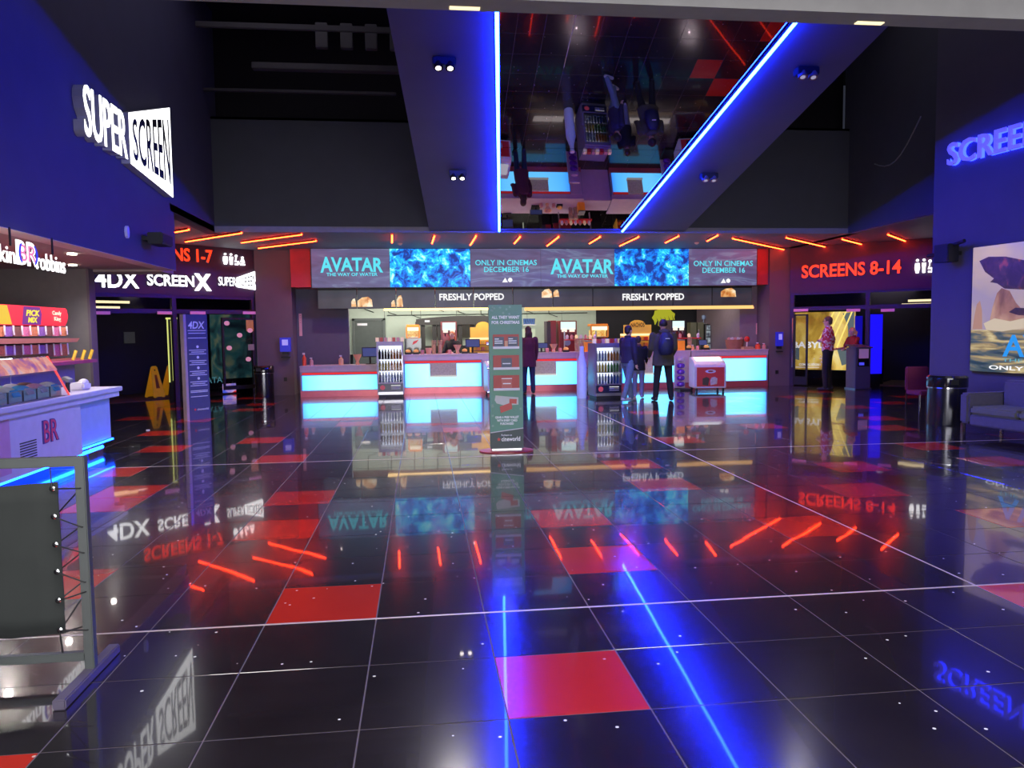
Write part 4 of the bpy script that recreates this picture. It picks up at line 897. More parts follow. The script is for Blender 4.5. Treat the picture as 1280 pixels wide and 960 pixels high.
dispenser(FP, 357, 422, 447, .26, 'blue hand gel dispenser on the left mauve pier')
dispenser(FPR, 973, 415, 440, .17, 'blue hand gel dispenser on the right mauve pier')
for fr, x, y, lab in ((FP, 357, 474, 'small black socket low on the left pier'), (FPR, 971, 465, 'small black socket low on the right pier')):
    a, b = fr.ab(x, y); tag(MB().fbox(fr, a-.04, a+.04, b-.05, b+.05, 0, .02).build('wall_socket', BLACK), lab, 'socket')
# wall boxes / speakers
def speaker(fr, x0, x1, y0, y1, label, arm):
    a0, b1 = fr.ab(x0, y0); a1, b0 = fr.ab(x1, y1); T = thing('wall_speaker', label, 'speaker', fr.p(a0, b0, 0))
    MB().fbox(fr, a0, a1, b0, b1, .10, .32).build('cabinet', BLACK, T, T.location, bevel=.01); MB().fbox(fr, a0+.02, a1-.02, b0+.02, b1-.02, .32, .325).build('grille', mat('speaker grille', (.015, .015, .03), .8), T, T.location)
    MB().fbox(fr, a0+.05, a1-.05, (b0+b1)/2-.03, (b0+b1)/2+.03, 0, .10).build('bracket', BLACK, T, T.location)
    if arm: MB().cyl(fr.p(a0-.25, (b0+b1)/2, .2), fr.p(a0, (b0+b1)/2, .2), .03).build('side_lamp', BLACK, T, T.location); MB().cyl(fr.p(a1, b1-.02, .2), fr.p(a1+.2, b1+.02, .2), .03).build('side_lamp', BLACK, T, T.location)
speaker(FLW, 175, 190, 290, 309, 'small black speaker at the lower corner of the blue left wall', False)
speaker(FR, 1187, 1205, 307, 327, 'small black speaker beside the sea poster on the right wall', True)
a, b = FLW.ab(157, 290); tag(MB().prism([(a+.05*cos(t*pi/4), b+.09*sin(t*pi/4)) for t in range(8)], FLW, 0, .04).build('sensor', mat('lavender plastic', (.5, .5, .85), .5)), 'small pale oval sensor on the left wall near the speaker', 'sensor')
# ================================================================ PEOPLE
def lerp(a, b, t): return Vector(a)*(1-t)+Vector(b)*t
def remesh(ob, vox, smooth_it=2):
    m = ob.modifiers.new('r', 'REMESH'); m.mode = 'VOXEL'; m.voxel_size = vox; m.use_smooth_shade = True
    if smooth_it: s = ob.modifiers.new('s', 'SMOOTH'); s.iterations = smooth_it; s.factor = .5
    dg = bpy.context.evaluated_depsgraph_get(); dg.update()
    me = bpy.data.meshes.new_from_object(ob.evaluated_get(dg)); ob.modifiers.clear(); old = ob.data; ob.data = me; bpy.data.meshes.remove(old)
    me.polygons.foreach_set('use_smooth', [True]*len(me.polygons)); return ob
def limb(mb, pts, rs, n=10):
    for k in range(len(pts)-1):
        mb.cyl(pts[k], pts[k+1], rs[k], rs[k+1], n=n); mb.ell(pts[k+1], (rs[k+1],)*3, n=n, m=6)
    mb.ell(pts[0], (rs[0],)*3, n=n, m=6)
def hand(mb, w, d, side, up, s=1.):
    """palm and five fingers from wrist w along d; side = thumb side"""
    d = Vector(d).normalized(); side = Vector(side).normalized(); nn = d.cross(side).normalized()
    palm = w+d*.05*s
    mb.cyl(w, w+d*.085*s, .026*s, .034*s, n=8)
    for k, (o, L) in enumerate(((.027, .066), (.009, .076), (-.009, .070), (-.026, .054))):
        b0 = w+d*.08*s+side*o*s; m1 = b0+(d*.8+nn*.2).normalized()*L*.5*s; e = m1+(d*.5+nn*.75).normalized()*L*.5*s
        limb(mb, [b0, m1, e], [.0095*s, .0085*s, .0075*s], 6)
    t0 = w+d*.03*s+side*.02*s; t1 = t0+(d*.6+side*.8).normalized()*.04*s; t2 = t1+(d*.9+side*.2).normalized()*.03*s
    limb(mb, [t0, t1, t2], [.012*s, .010*s, .009*s], 6)
def rings(mb, rr, n=14):           # rr: list of (center, rx, ry)
    vs = []; fs = []
    for c, rx, ry in rr: vs += [Vector(c)+Vector((rx*cos(2*pi*i/n), ry*sin(2*pi*i/n), 0)) for i in range(n)]
    for k in range(len(rr)-1): fs += [(k*n+i, k*n+(i+1) % n, (k+1)*n+(i+1) % n, (k+1)*n+i) for i in range(n)]
    fs += [list(range(n))[::-1], [len(vs)-n+i for i in range(n)]]; mb.add(vs, fs)
def person(label, loc, rz, ht, top, legs, shoe, hair, hairstyle='short', stride=0., lean=0., turn=0., arms=((.0, .0), (.0, .0)), coat=0., topmat2=None, spread=.0, width=1., sleeve=True, skin=SKIN, bag=None):
    """faces +Y. arms: per side (forward swing of upper arm, elbow bend) in radians. coat = how far the hem drops below the hips"""
    k = ht/1.75; T = thing('person', label, 'person', loc, rz)
    P = lambda x, y, z: Vector((x*k, y*k+lean*max(0, z-.95)*k, z*k))
    hipz, knz, anz, shz, nkz, hdz = .93, .50, .09, 1.43, 1.50, 1.63
    J = {}
    for s, sg in ((-1, 1), (1, -1)):
        st = stride*sg
        J['hip', s] = P(s*.09, 0, hipz); J['kn', s] = P(s*(.10+spread*.5), st*.5+.02, knz); J['an', s] = P(s*(.10+spread), st-.01, anz+abs(min(0, st))*.15)
        J['sh', s] = P(s*.19*width, 0, shz-.02)
        fwd, bend = arms[0 if s < 0 else 1]
        ua = Vector((s*.14, sin(fwd), -cos(fwd))).normalized()*.29*k; J['el', s] = J['sh', s]+ua
        fa = Vector((-s*(.10+max(0, bend-1.4))*sin(bend), sin(fwd+bend), -cos(fwd+bend))).normalized()*.25*k; J['wr', s] = J['el', s]+fa; J['hd', s] = fa.normalized()
    hc = P(0, .01, hdz); ct_, st_ = cos(turn), sin(turn)
    def hd(x, y, z): return hc+Vector((x*ct_-y*st_, x*st_+y*ct_, z))*k
    b = MB()
    rings(b, [(P(0, 0, .84), .12*k*width, .10*k), (P(0, 0, .95), .165*k*width, .115*k), (P(0, 0, 1.10), .14*k*width, .10*k), (P(0, 0, 1.28), .165*k*width, .115*k), (P(0, 0, 1.40), .16*k*width, .10*k), (P(0, 0, 1.47), .06*k, .06*k)])
    b.cyl(P(0, 0, 1.42), hc-Vector((0, 0, .05*k)), .058*k, .052*k)
    for s in (-1, 1):
        limb(b, [J['hip', s], J['kn', s], J['an', s]], [.085*k, .055*k, .038*k]); limb(b, [J['sh', s], J['el', s], J['wr', s]], [.052*k, .038*k, .027*k])
        f0 = J['an', s]-Vector((0, .03*k, .04*k)); limb(b, [f0, f0+Vector((s*.02*k, .17*k, -.005*k))], [.035*k, .028*k], 8)
        hand(b, J['wr', s], J['hd', s], Vector((-s*.3, 1, 0)) if abs(J['hd', s].z) > .6 else Vector((-s*.2, 0, 1)), 0, k)
        b.ell(hd(s*.077, -.005, -.01), (.012*k, .02*k, .03*k), 8, 6)
    b.ell(hd(0, 0, .015), (.076*k, .092*k, .105*k)); b.ell(hd(0, .015, -.045), (.056*k, .065*k, .06*k)); b.ell(hd(0, .092, -.012), (.013*k, .02*k, .022*k), 8, 6); b.ell(hd(0, .068, -.085), (.028*k, .02*k, .018*k), 8, 6)
    b.ell(hd(0, .081, -.052), (.022*k, .010*k, .009*k), 8, 6)
    body = b.build('body', skin, T); remesh(body, .011, 1)
    for s in (-1, 1): MB().ell(hd(s*.03, .086, .012), (.011*k, .006*k, .007*k), 8, 6).build('eye', BLACKG, body, smooth=True)
    # trousers
    b = MB(); rings(b, [(P(0, 0, .82), .13*k*width, .11*k), (P(0, 0, .93), .18*k*width, .13*k), (P(0, 0, 1.02), .165*k*width, .12*k)])
    for s in (-1, 1): limb(b, [J['hip', s], J['kn', s], J['an', s]+Vector((0, 0, .0))], [.105*k, .075*k, .062*k])
    remesh(b.build('trousers', legs, T), .013)
    # top
    b = MB(); hem = .92-coat
    rr = [(P(0, 0, hem), (.185+coat*.12)*k*width, (.14+coat*.08)*k)]
    if coat > .1: rr.append((P(0, 0, .95), .195*k*width, .15*k))
    rr += [(P(0, 0, 1.10), .17*k*width, .135*k), (P(0, 0, 1.28), .195*k*width, .145*k), (P(0, 0, 1.41), .175*k*width, .12*k), (P(0, 0, 1.49), .075*k, .08*k)]
    rings(b, rr)
    for s in (-1, 1):
        e = J['wr', s]-J['hd', s]*.01
        if sleeve: limb(b, [J['sh', s], J['el', s], e], [.078*k, .060*k, .045*k])
        else: limb(b, [J['sh', s], lerp(J['sh', s], J['el', s], .75)], [.078*k, .068*k])
    tp = remesh(b.build('jacket' if sleeve and coat >= 0 else 'shirt', top, T), .013)
    b = MB(); b.lathe(P(0, -.01, 1.455), [(.075*k, 0), (.085*k, .03*k), (.07*k, .07*k), (.062*k, .065*k), (.06*k, .01)], 12); b.build('collar', topmat2 or top, tp, smooth=True)
    for s in (-1, 1):
        b = MB(); f0 = J['an', s]+Vector((0, -.045*k, -.045*k)); f1 = f0+Vector((s*.025*k, .20*k, -.004*k)); limb(b, [f0, lerp(f0, f1, .5), f1], [.042*k, .043*k, .036*k], 8)
        for i, v in enumerate(b.v): v.z = max(v.z, .0 + (J['an', s].z-anz*k))
        sh = b.build('shoe', shoe, T, smooth=True)
        sh_z = min(v.z for v in b.v)
    # hair
    b = MB(); b.ell(hd(0, -.015, .04), (.086*k, .098*k, .095*k))
    if hairstyle == 'short': b.ell(hd(0, -.05, -.01), (.076*k, .055*k, .07*k))
    elif hairstyle == 'pony':
        b.ell(hd(0, -.05, -.01), (.078*k, .06*k, .08*k)); limb(b, [hd(0, -.10, .03), hd(0, -.15, -.02), hd(0, -.14, -.13)], [.03*k, .04*k, .02*k], 8)
    elif hairstyle == 'long':
        b.ell(hd(0, -.05, -.03), (.085*k, .065*k, .12*k)); limb(b, [hd(-.05, -.06, -.06), hd(-.06, -.05, -.19)], [.05*k, .04*k], 8); limb(b, [hd(.05, -.06, -.06), hd(.06, -.05, -.19)], [.05*k, .04*k], 8)
    elif hairstyle == 'hat':
        b.lathe(hd(0, -.005, -.005), [(.095*k, 0), (.098*k, .03*k), (.09*k, .08*k), (.05*k, .13*k), (.01, .14*k)], 12)
    for v in b.v:      # keep the face free
        l = v-hc; f = l.x*-st_+l.y*ct_
        if f > .055*k and l.z < .05*k: v -= Vector((-st_, ct_, 0))*(f-.055*k)
    remesh(b.build('hair' if hairstyle != 'hat' else 'hat', hair, T), .012, 1)
    return T, k, P, J
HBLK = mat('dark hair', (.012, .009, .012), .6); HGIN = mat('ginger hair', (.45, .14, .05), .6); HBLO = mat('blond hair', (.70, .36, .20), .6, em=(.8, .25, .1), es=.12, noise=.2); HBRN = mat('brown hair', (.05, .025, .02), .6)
NAVY = mat('navy cloth', (.016, .012, .045), .8); DENIM = mat('faded denim', (.10, .14, .22), .85, noise=.25, nscale=30); BLKC = mat('black cloth', (.008, .008, .012), .85); OLIVE = mat('olive cloth', (.060, .052, .035), .85, noise=.25, nscale=12); MAROON = mat('maroon cloth', (.07, .012, .035), .85); DKDEN = mat('dark denim', (.012, .02, .07), .8)
SHG = mat('grey trainer', (.35, .35, .38), .6); SHB = mat('black shoe', (.012, .012, .015), .4)
p = onfloor(829, 501); T, k, P, J = person('man in an olive parka and black cap with a navy backpack', (p.x, p.y, 0), radians(-3), 1.78, OLIVE, BLKC, SHB, HBLK, 'hat', 0.04, 0, 0, ((.12, .75), (.12, .75)), coat=.16, spread=.06, width=1.2)
b = MB(); rings(b, [(P(0, -.22, 1.0), .12, .07), (P(0, -.24, 1.06), .16, .10), (P(0, -.24, 1.25), .165, .11), (P(0, -.22, 1.40), .14, .09), (P(0, -.20, 1.48), .08, .05)]); bp_ = b.build('backpack', mat('navy backpack', (.01, .012, .05), .6), T, smooth=True); bp_.location = (0, 0, 0)
MB().b2((-.045, P(0, -.24, 1).y-.125, P(0, 0, 1.34).z), (.045, P(0, -.24, 1).y-.10, P(0, 0, 1.355).z)).build('logo_tab', WHITE, bp_)
MB().ell(P(0, -.11, 1.50), (.13, .08, .06)).build('hood', OLIVE, T, smooth=True)
p = onfloor(785, 502); T, k, P, J = person('person in a navy jacket and faded jeans stepping beside the fridge', (p.x, p.y, 0), radians(-62), 1.66, NAVY, DENIM, SHG, HBLK, 'short', .20, .02, .1, ((.1, .2), (-.05, .25)), coat=.03, spread=0)
p = onfloor(801, 498); T, k, P, J = person('shorter person in a black coat and light jeans between the couple and parka', (p.x, p.y+.2, 0), radians(-20), 1.42, BLKC, mat('light denim', (.20, .20, .30), .85), SHG, HBRN, 'short', .05, 0, 0, ((.1, .1), (.2, .9)), coat=.14, spread=0, topmat2=mat('brown fur collar', (.12, .05, .05), .9))
T['label'] = 'shorter person in a black coat right of the navy jacket'
p = onfloor(661, 492); T, k, P, J = person('person in a long maroon coat half behind the green totem', (p.x, p.y, 0), radians(8), 1.68, MAROON, DKDEN, SHB, HBRN, 'long', .06, 0, 0, ((.15, .8), (.1, .2)), coat=.22, spread=0)
FLOR = mat('red and white patterned shirt', (.45, .04, .06), .7)
nt = FLOR.node_tree; nz = [n_ for n_ in nt.nodes if n_.type == 'TEX_NOISE'][0]; mx = [n_ for n_ in nt.nodes if n_.type == 'MIX'][0]; nz.inputs['Scale'].default_value = 16
rp = nt.nodes.new('ShaderNodeValToRGB'); rp.color_ramp.elements[0].position = .5; rp.color_ramp.elements[1].position = .56; nt.links.new(nz.outputs['Fac'], rp.inputs[0]); nt.links.new(rp.outputs[0], mx.inputs[0]); mx.inputs[6].default_value = (.50, .03, .06, 1); mx.inputs[7].default_value = (.7, .55, .62, 1)
p = onfloor(1034, 488); T, k, P, J = person('man in a red and white patterned shirt before the golden poster', (p.x, p.y, 0), radians(50), 1.83, FLOR, BLKC, SHB, mat('greying hair', (.10, .07, .05), .7), 'short', .02, 0, .1, ((-.35, 2.1), (-.3, 2.0)), coat=-.02, spread=.03, sleeve=False)
hc = P(0, .01, 1.63)
g_ = MB()
for s in (-1, 1): g_.box(hc+(Vector((s*.032, .10, .014))*k), (.045, .006, .03))
g_.box(hc+Vector((.078, .05, .016))*k, (.004, .10, .006)); g_.box(hc+Vector((-.078, .05, .016))*k, (.004, .10, .006)); gl = g_.build('glasses', BLACK, T)
p = onfloor(1073, 486); T, k, P, J = person('staff member with blond ponytail leaning at the ticket podium', (p.x+.34, p.y+.75, 0), radians(95), 1.55, mat('red work shirt', (.35, .03, .03), .7), BLKC, SHB, HBLO, 'pony', 0, .16, 0, ((.5, .9), (.45, 1.0)), coat=-.02, sleeve=False)
p = ct(567, 430, 20.95); T, k, P, J = person('cashier with long ginger hair behind the bar counter', (p.x, 21.08, 0), radians(150), 1.58, BLKC, BLKC, SHB, HGIN, 'long', 0, .10, 0, ((.5, .9), (.45, 1.0)), coat=0)

# ticket podium
a = onfloor(1069, 487); b = onfloor(1091, 487); W = .42
T = thing('ticket_podium', 'grey ticket podium with a pink notice in front of the right doors', 'podium', ((a.x+b.x)/2, a.y, 0), radians(4)); zt_ = atY(1080, 433, a.y).z
MB().b2((-W/2, 0, .02), (W/2, .40, zt_-.03)).build('body', mat('grey podium', (.13, .10, .15), .5), T, bevel=.008); MB().box((0, .18, zt_), (W+.04, .46, .03), rx=radians(8)).build('sloped_top', mat('grey podium'), T)
MB().b2((-W/2-.02, -.02, 0), (W/2+.02, .42, .03)).build('base_plate', METAL, T)
q = MB().b2((-.15, -.01, zt_-.5), (.16, 0, zt_-.08)).build('dark_panel', BLACKG, T); MB().b2((-.13, -.014, zt_-.30), (.14, -.01, zt_-.06)).build('pink_notice', mat('pink notice', (.75, .42, .62), .7, em=(.6, .3, .5), es=.15, noise=0), q)
MB().b2((-.12, -.014, zt_-.47), (.02, -.01, zt_-.40)).build('blue_tag', mat('blue tag', (.1, .1, .8), .5, em=(.1, .1, 1), es=.6, noise=0), q)
# ================================================================ TOTEMS, POSTERS
# green christmas totem
a = onfloor(613.5, 566); b = onfloor(655.5, 566); W = b.x-a.x; Yg = a.y
zt_ = atY(632, 381, Yg).z
T = thing('gift_card_totem', 'tall green christmas gift card totem in the middle of the floor', 'totem', ((a.x+b.x)/2, Yg, 0), radians(-1))
GREEN = mat('green totem print', (.125, .31, .22), .5, nscale=3); GDK = mat('dark totem print', (.06, .085, .08), .5)
f = Fr((0, 0, 0), (1, 0, 0)); w2 = W/2
MB().fbox(f, -w2, w2, .05, zt_, -.10, 0).build('panel_body', GREEN, T)
MB().lathe((0, .12, 0), [(.34, 0), (.34, .012), (.30, .02)], 28, sx=1.05, sy=.7).build('base_disc', mat('red brown disc', (.35, .05, .05), .3), T, smooth=True)
MB().b2((-w2+.02, .02, .012), (w2-.02, .08, .06)).build('foot', METAL, T)
def ty(py): return atY(632, py, Yg).z
MB().prism([(-w2, .05), (w2, .05), (w2, ty(535)), (-w2, ty(540))], f, .001, .003).build('lower_print', GDK, T)
MB().prism([(-w2, ty(541)), (w2, ty(536)), (w2, ty(535)), (-w2, ty(540))], f, .003, .004).build('white_line', WHITE, T)
WP = mat('white print', (.92, .94, .92), .6, noise=0)
def tl(text, x0, x1, y0, y1, m=WP, off=.015, shear=0, P_=None, name='lettering'): return lettering(text, f, x0*w2, x1*w2, ty(y1), ty(y0), .004, .006, m, P_ or T, None, off=off, shear=shear, joined=True, name=name)
tl('ALL THEY WANT', -.84, .84, 394.6, 398.6, off=.04); tl('FOR CHRISTMAS', -.84, .84, 401, 405, off=.04)
for y0, y1, kind in ((418, 436, 0), (444, 462, 1), (469, 488, 2)):
    fo = MB().fbox(f, -.78*w2, .78*w2, ty(y1), ty(y0), .002, .02).build('card_window', mat('red card print', (.42, .025, .025), .45), T)
    MB().fbox(f, -.78*w2, .80*w2, ty(y1), ty(y1-3), .02, .03).build('white_ledge', WHITE, fo)
    CG = mat('slate card', (.09, .11, .14), .5)
    if kind == 0:
        for s in (-1, 1):
            MB().fbox(f, s*.42*w2-.30*w2, s*.42*w2+.30*w2, ty(y1-3), ty(y0+3), .02, .024).build('gift_card', CG, fo)
            for q in range(3): MB().fbox(f, s*.42*w2-.26*w2, s*.42*w2+(.0 if q == 0 else .22)*w2, ty(y0+6.2+2.6*q), ty(y0+5+2.6*q), .024, .026).build('print_line', WP, fo)
        MB().fbox(f, -.08*w2, .10*w2, ty(y1-3), ty(y0+8), .02, .03).build('tan_card', PEACH, fo)
    else:
        MB().fbox(f, -.30*w2, .34*w2, ty(y1-3), ty(y0+3.5), .02, .026).build('gift_card', CG if kind == 1 else mat('pale red card', (.5, .12, .10), .5), fo)
        MB().fbox(f, -.22*w2, .26*w2, ty(y0+11), ty(y0+9.7), .026, .028).build('print_line', WP, fo)
        if kind == 2: MB().fbox(f, -.30*w2, .34*w2, ty(y0+4.6), ty(y0+3.6), .026, .028).build('print_line', WP, fo)
PALE = mat('pale wallet print', (.55, .57, .55), .5); RC = mat('red wallet print', (.55, .06, .05), .45)
MB().prism([(-.72*w2, ty(500)), (-.66*w2, ty(494)), (.2*w2, ty(496)), (.72*w2, ty(497)), (.72*w2, ty(506)), (-.1*w2, ty(507)), (-.6*w2, ty(504))], f, .002, .005).build('wallet_print', PALE, T)
MB().prism([(-.42*w2, ty(508)), (.30*w2, ty(503)), (.34*w2, ty(511)), (-.36*w2, ty(516))], f, .005, .008).build('card_print', RC, T)
MB().prism([(.18*w2, ty(498.5)), (.62*w2, ty(499)), (.60*w2, ty(505)), (.16*w2, ty(504))], f, .005, .008).build('card_print', RC, T)
tl('GRAB A FREE WALLET', -.70, .74, 520, 523, off=.03); tl('WITH EVERY CARD', -.60, .64, 524, 527, off=.03); tl('PURCHASED', -.4, .42, 528, 531, off=.03)
tl('Redeem at', -.34, .30, 542.5, 545, off=0); tl('cineworld', -.34, .80, 545.8, 551.5, off=.02)
MB().prism([((-.50+.13*(1 if i % 2 == 0 else .45)*cos(pi/2+i*pi/5))*w2, ty(549)+.13*w2*(1 if i % 2 == 0 else .45)*sin(pi/2+i*pi/5)) for i in range(10)], f, .004, .006).build('star_logo', mat('red star print', (.6, .05, .05), .4), T)
for k in range(14):
    cx, cy = random.uniform(-.9, .9)*w2, ty(random.uniform(383, 393)); m = MB()
    if k > 8: cy = ty(random.uniform(490, 533)); cx = random.choice((-.85, .85))*w2
    for q in range(3): m.prism([(cx+.018*cos(q*pi/3+d), cy+.018*sin(q*pi/3+d)) for d in (-.12, .12, pi-.12, pi+.12)], f, .003, .005)
    m.build('snowflake_print', mat('pale green print', (.30, .45, .38), .6), T)
for k in range(3): 
    m = MB().cyl((-w2-.03, .05, ty(430+30*k)), (-w2-.005, .05, ty(430+30*k)), .02).build('side_clip', METAL, T)

# 4DX totem on the left
a = onfloor(237, 526); b = onfloor(263.5, 523); Yd = (a.y+b.y)/2; W = (b-a).length; zt_ = atY(250, 393, Yd).z
rzz = atan2(b.y-a.y, b.x-a.x)
T = thing('information_totem', 'slim slate blue 4DX totem by the left doors', 'totem', ((a.x+b.x)/2, (a.y+b.y)/2, 0), rzz)
f = Fr((0, 0, 0), (1, 0, 0)); w2 = W/2
MB().fbox(f, -w2, w2, 0, zt_, -.10, 0).build('panel', mat('slate blue print', (.055, .06, .15), .5), T)
MB().fbox(f, -w2-.05, -w2, 0, zt_, -.10, .01).build('edge_profile', mat('mauve metal edge', (.55, .42, .50), .35, .5), T)
WP2 = mat('lilac print', (.50, .50, .68), .6, noise=0, em=(.6, .6, 1), es=.12)
hh = zt_
lettering('4DX', f, -.8*w2, .75*w2, hh*.865, hh*.935, .003, .005, WP2, T, None, off=.02, shear=.15, joined=True, name='lettering')
for z, n_, w_ in ((.845, 1, .85), (.82, 1, .8), (.775, 1, .85)): MB().fbox(f, -w_*w2, w_*w2, hh*z, hh*z+.012, .003, .005).build('print_line', WP2, T)
for z in (.66, .56, .46, .36):
    MB().prism([(.12*w2*cos(t*pi/4)*1, hh*(z+.035)+.12*w2*sin(t*pi/4)) for t in range(8)], f, .003, .005).build('icon_print', WP2, T)
    for q in range(3): MB().fbox(f, -(.8-.2*(q % 2))*w2, (.8-.2*(q % 2))*w2, hh*(z-.018*q), hh*(z-.018*q)+.012, .003, .005).build('print_line', WP2, T)
for z in (.275, .262, .22): MB().fbox(f, -.8*w2, .8*w2, hh*z, hh*z+.012, .003, .005).build('print_line', WP2, T)
lettering('cineworld', f, -.25*w2, .8*w2, hh*.09, hh*.112, .003, .005, WP2, T, None, joined=True, name='lettering')
MB().prism([((-.45+.13*(1 if i % 2 == 0 else .45)*cos(pi/2+i*pi/5))*w2, hh*.10+.13*w2*(1 if i % 2 == 0 else .45)*sin(pi/2+i*pi/5)) for i in range(10)], f, .004, .006).build('star_logo', mat('red star print'), T)

# wet floor signs
def wet(px, py, rz, label, s=1.):
    p = onfloor(px, py); T = thing('wet_floor_sign', label, 'sign', (p.x, p.y, 0), rz, 'wet floor signs')
    h = .82*s
    for sg, nm in ((-1, 'front_board'), (1, 'back_board')):
        f = Fr((0, sg*.18, 0), (1 if sg < 0 else -1, 0, 0), (0, -sg*.18, h))
        pl_ = [(-.17, .03), (-.12, .0), (-.06, .03), (.06, .03), (.12, 0), (.17, .03), (.085, h*.96), (.05, h), (-.05, h), (-.085, h*.96)]
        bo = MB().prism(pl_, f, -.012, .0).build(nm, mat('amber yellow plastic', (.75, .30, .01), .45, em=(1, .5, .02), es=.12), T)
        MB().prism([(-.05, h*.30), (.05, h*.30), (.03, h*.72), (-.03, h*.72)], f, .001, .004).build('warning_print', mat('dark orange print', (.35, .09, .01), .6), bo)
        MB().prism([(.02*cos(t*pi/4), h*.87+.02*sin(t*pi/4)) for t in range(8)], f, .001, .004).build('grip_hole', BLACK, bo)
wet(194, 497, radians(55), 'yellow folding wet floor sign in the left doorway, fully visible one')
wet(213, 495, radians(75), 'yellow folding wet floor sign beside the dark door post, mostly hidden one')

# posters by the left doors
def quadp(fr, a0, a1, b0, b1, c, T, nm, m): return MB().fbox(fr, a0, a1, b0, b1, c, c+.01).build(nm, m, T, T.location)
cdp = -1.3
a0, b1 = FL.ab(260, 393, cdp); a1, b0 = FL.ab(281, 487, cdp)
FACE = ramp_emission('dark teal poster picture', [(.35, (.004, .008, .012)), (.5, (.012, .05, .05)), (.6, (.07, .09, .055)), (.72, (.12, .10, .06))], (2.2, 2.2, 1.6), 1.0, .8, 3)
T = thing('film_poster', 'dark teal film poster behind the 4DX totem with pale lettering', 'poster', FL.p(a0, b0, cdp))
a1 = FL.ab(330, 430, cdp)[0]
MB().fbox(FL, a0, a1, .35, 2.15, cdp-.06, cdp-.01).build('case', BLACK, T, T.location); MB().fbox(FL, a0+.04, a1-.04, .40, 2.10, cdp-.01, cdp).build('picture', FACE, T, T.location)
la, lb1 = FL.ab(256, 472, cdp); la1, lb0 = FL.ab(278, 478, cdp)
lettering('AVATA', FL, la-.25, la1, lb0, lb1, cdp+.001, cdp+.004, emat('dim teal print', (.08, .25, .3), .9), T, T.location, joined=True, name='lettering')
# dark framed second door leaf with round stickers
a0, b1 = FL.ab(277, 397); a1, b0 = FL.ab(322, 480)
T = thing('door_leaf_display', 'dark framed glass door leaf with round stickers beside the left bin', 'door', FL.p(a0, 0, -.05))
fr_ = MB().fbox(FL, a0, a1, b0-.1, b0, -.05, .0).fbox(FL, a0, a1, b1-.05, b1, -.05, 0).fbox(FL, a0, a0+.05, b0, b1, -.05, 0).fbox(FL, a1-.05, a1, b0, b1, -.05, 0); fr_.build('frame', BLACK, T, T.location)
MB().fbox(FL, a0+.05, a1-.05, b0, b1-.05, -.032, -.022).build('glass', DGLASS, T, T.location)
for px, py in ((284, 404), (300, 419), (313, 413), (287, 435), (311, 449)):
    u_, v_ = FL.ab(px, py); MB().prism([(u_+.075*cos(t*pi/6), v_+.06*sin(t*pi/6)) for t in range(12)], FL, -.02, -.015).build('round_sticker', mat('pink sticker', (.8, .45, .45), .6, em=(.9, .5, .5), es=.18, noise=0), T, T.location)
u0_, v1_ = FL.ab(308, 400); u1_, v0_ = FL.ab(321, 440)
POS = mat('faded snack poster', (.35, .12, .05), .5, em=(.8, .35, .1), es=.18, noise=.6, nscale=8)
MB().fbox(FL, u0_, u1_, v1_-.28, v1_, -.02, -.016).build('poster_print', POS, T, T.location); MB().fbox(FL, u0_+.03, u1_-.03, v0_+.05, v0_+.2, -.02, -.016).build('poster_print', mat('beige print', (.3, .27, .2), .6), T, T.location)
a0, b1 = FL.ab(278, 480, -1.2); a1, b0 = FL.ab(294, 490, -1.2)
tag(MB().fbox(FL, a0, a1, b0, b1, -1.2, -1.15).build('low_screen', ramp_emission('low lit screen', [(.4, (.1, .15, 1)), (.55, (.8, .5, .9)), (.65, (1, .05, .05))], (4, 4, 4), .8)), 'small bright blue and red screen low behind the left doors', 'screen')
# vertical yellow light display between the doors
T = thing('light_column', 'tall column of three yellow green lit strips left of the 4DX totem', 'light', onfloor(215, 500)); Yn = T.location.y-.2
for x0, x1, y0, y1 in ((209, 211.5, 398, 478), (213, 217, 401, 476), (220, 223, 400, 478)):
    p0, p1 = atY(x0, y0, Yn), atY(x1, y1, Yn); MB().b2((p0.x, Yn, p1.z), (p1.x, Yn+.04, p0.z)).build('lit_strip', emat('yellow green strip', (.75, .8, .22), 1.0), T, T.location)
p0, p1 = atY(207, 396, Yn), atY(225, 500, Yn); MB().b2((p0.x, Yn+.05, 0), (p1.x, Yn+.15, p0.z)).build('back_panel', BLACK, T, T.location)
MB().b2((p0.x, Yn-.01, p0.z-.06), (p1.x, Yn+.05, p0.z-.02)).build('top_light', emat('yellow green strip'), T, T.location)
# bins inside left corridor
for px, lab in ((152, 'dark slim bin inside the far left doorway'),):
    p = onfloor(px, 487); tag(MB().cyl((p.x, p.y+.2, 0), (p.x, p.y+.2, .95), .22, n=16).cyl((p.x, p.y+.2, .95), (p.x, p.y+.2, 1.02), .235, n=16).build('corridor_bin', BLACK, smooth=True), lab, 'bin')
p = fr = None
a_, b_ = FL.ab(162, 422, -3.35); tag(MB().fbox(FL, a_-.14, a_+.14, b_-.15, b_+.15, -3.38, -3.35).build('paper_notice', mat('grey paper', (.25, .27, .25), .8)), 'small grey notice on the far left corridor wall', 'notice')

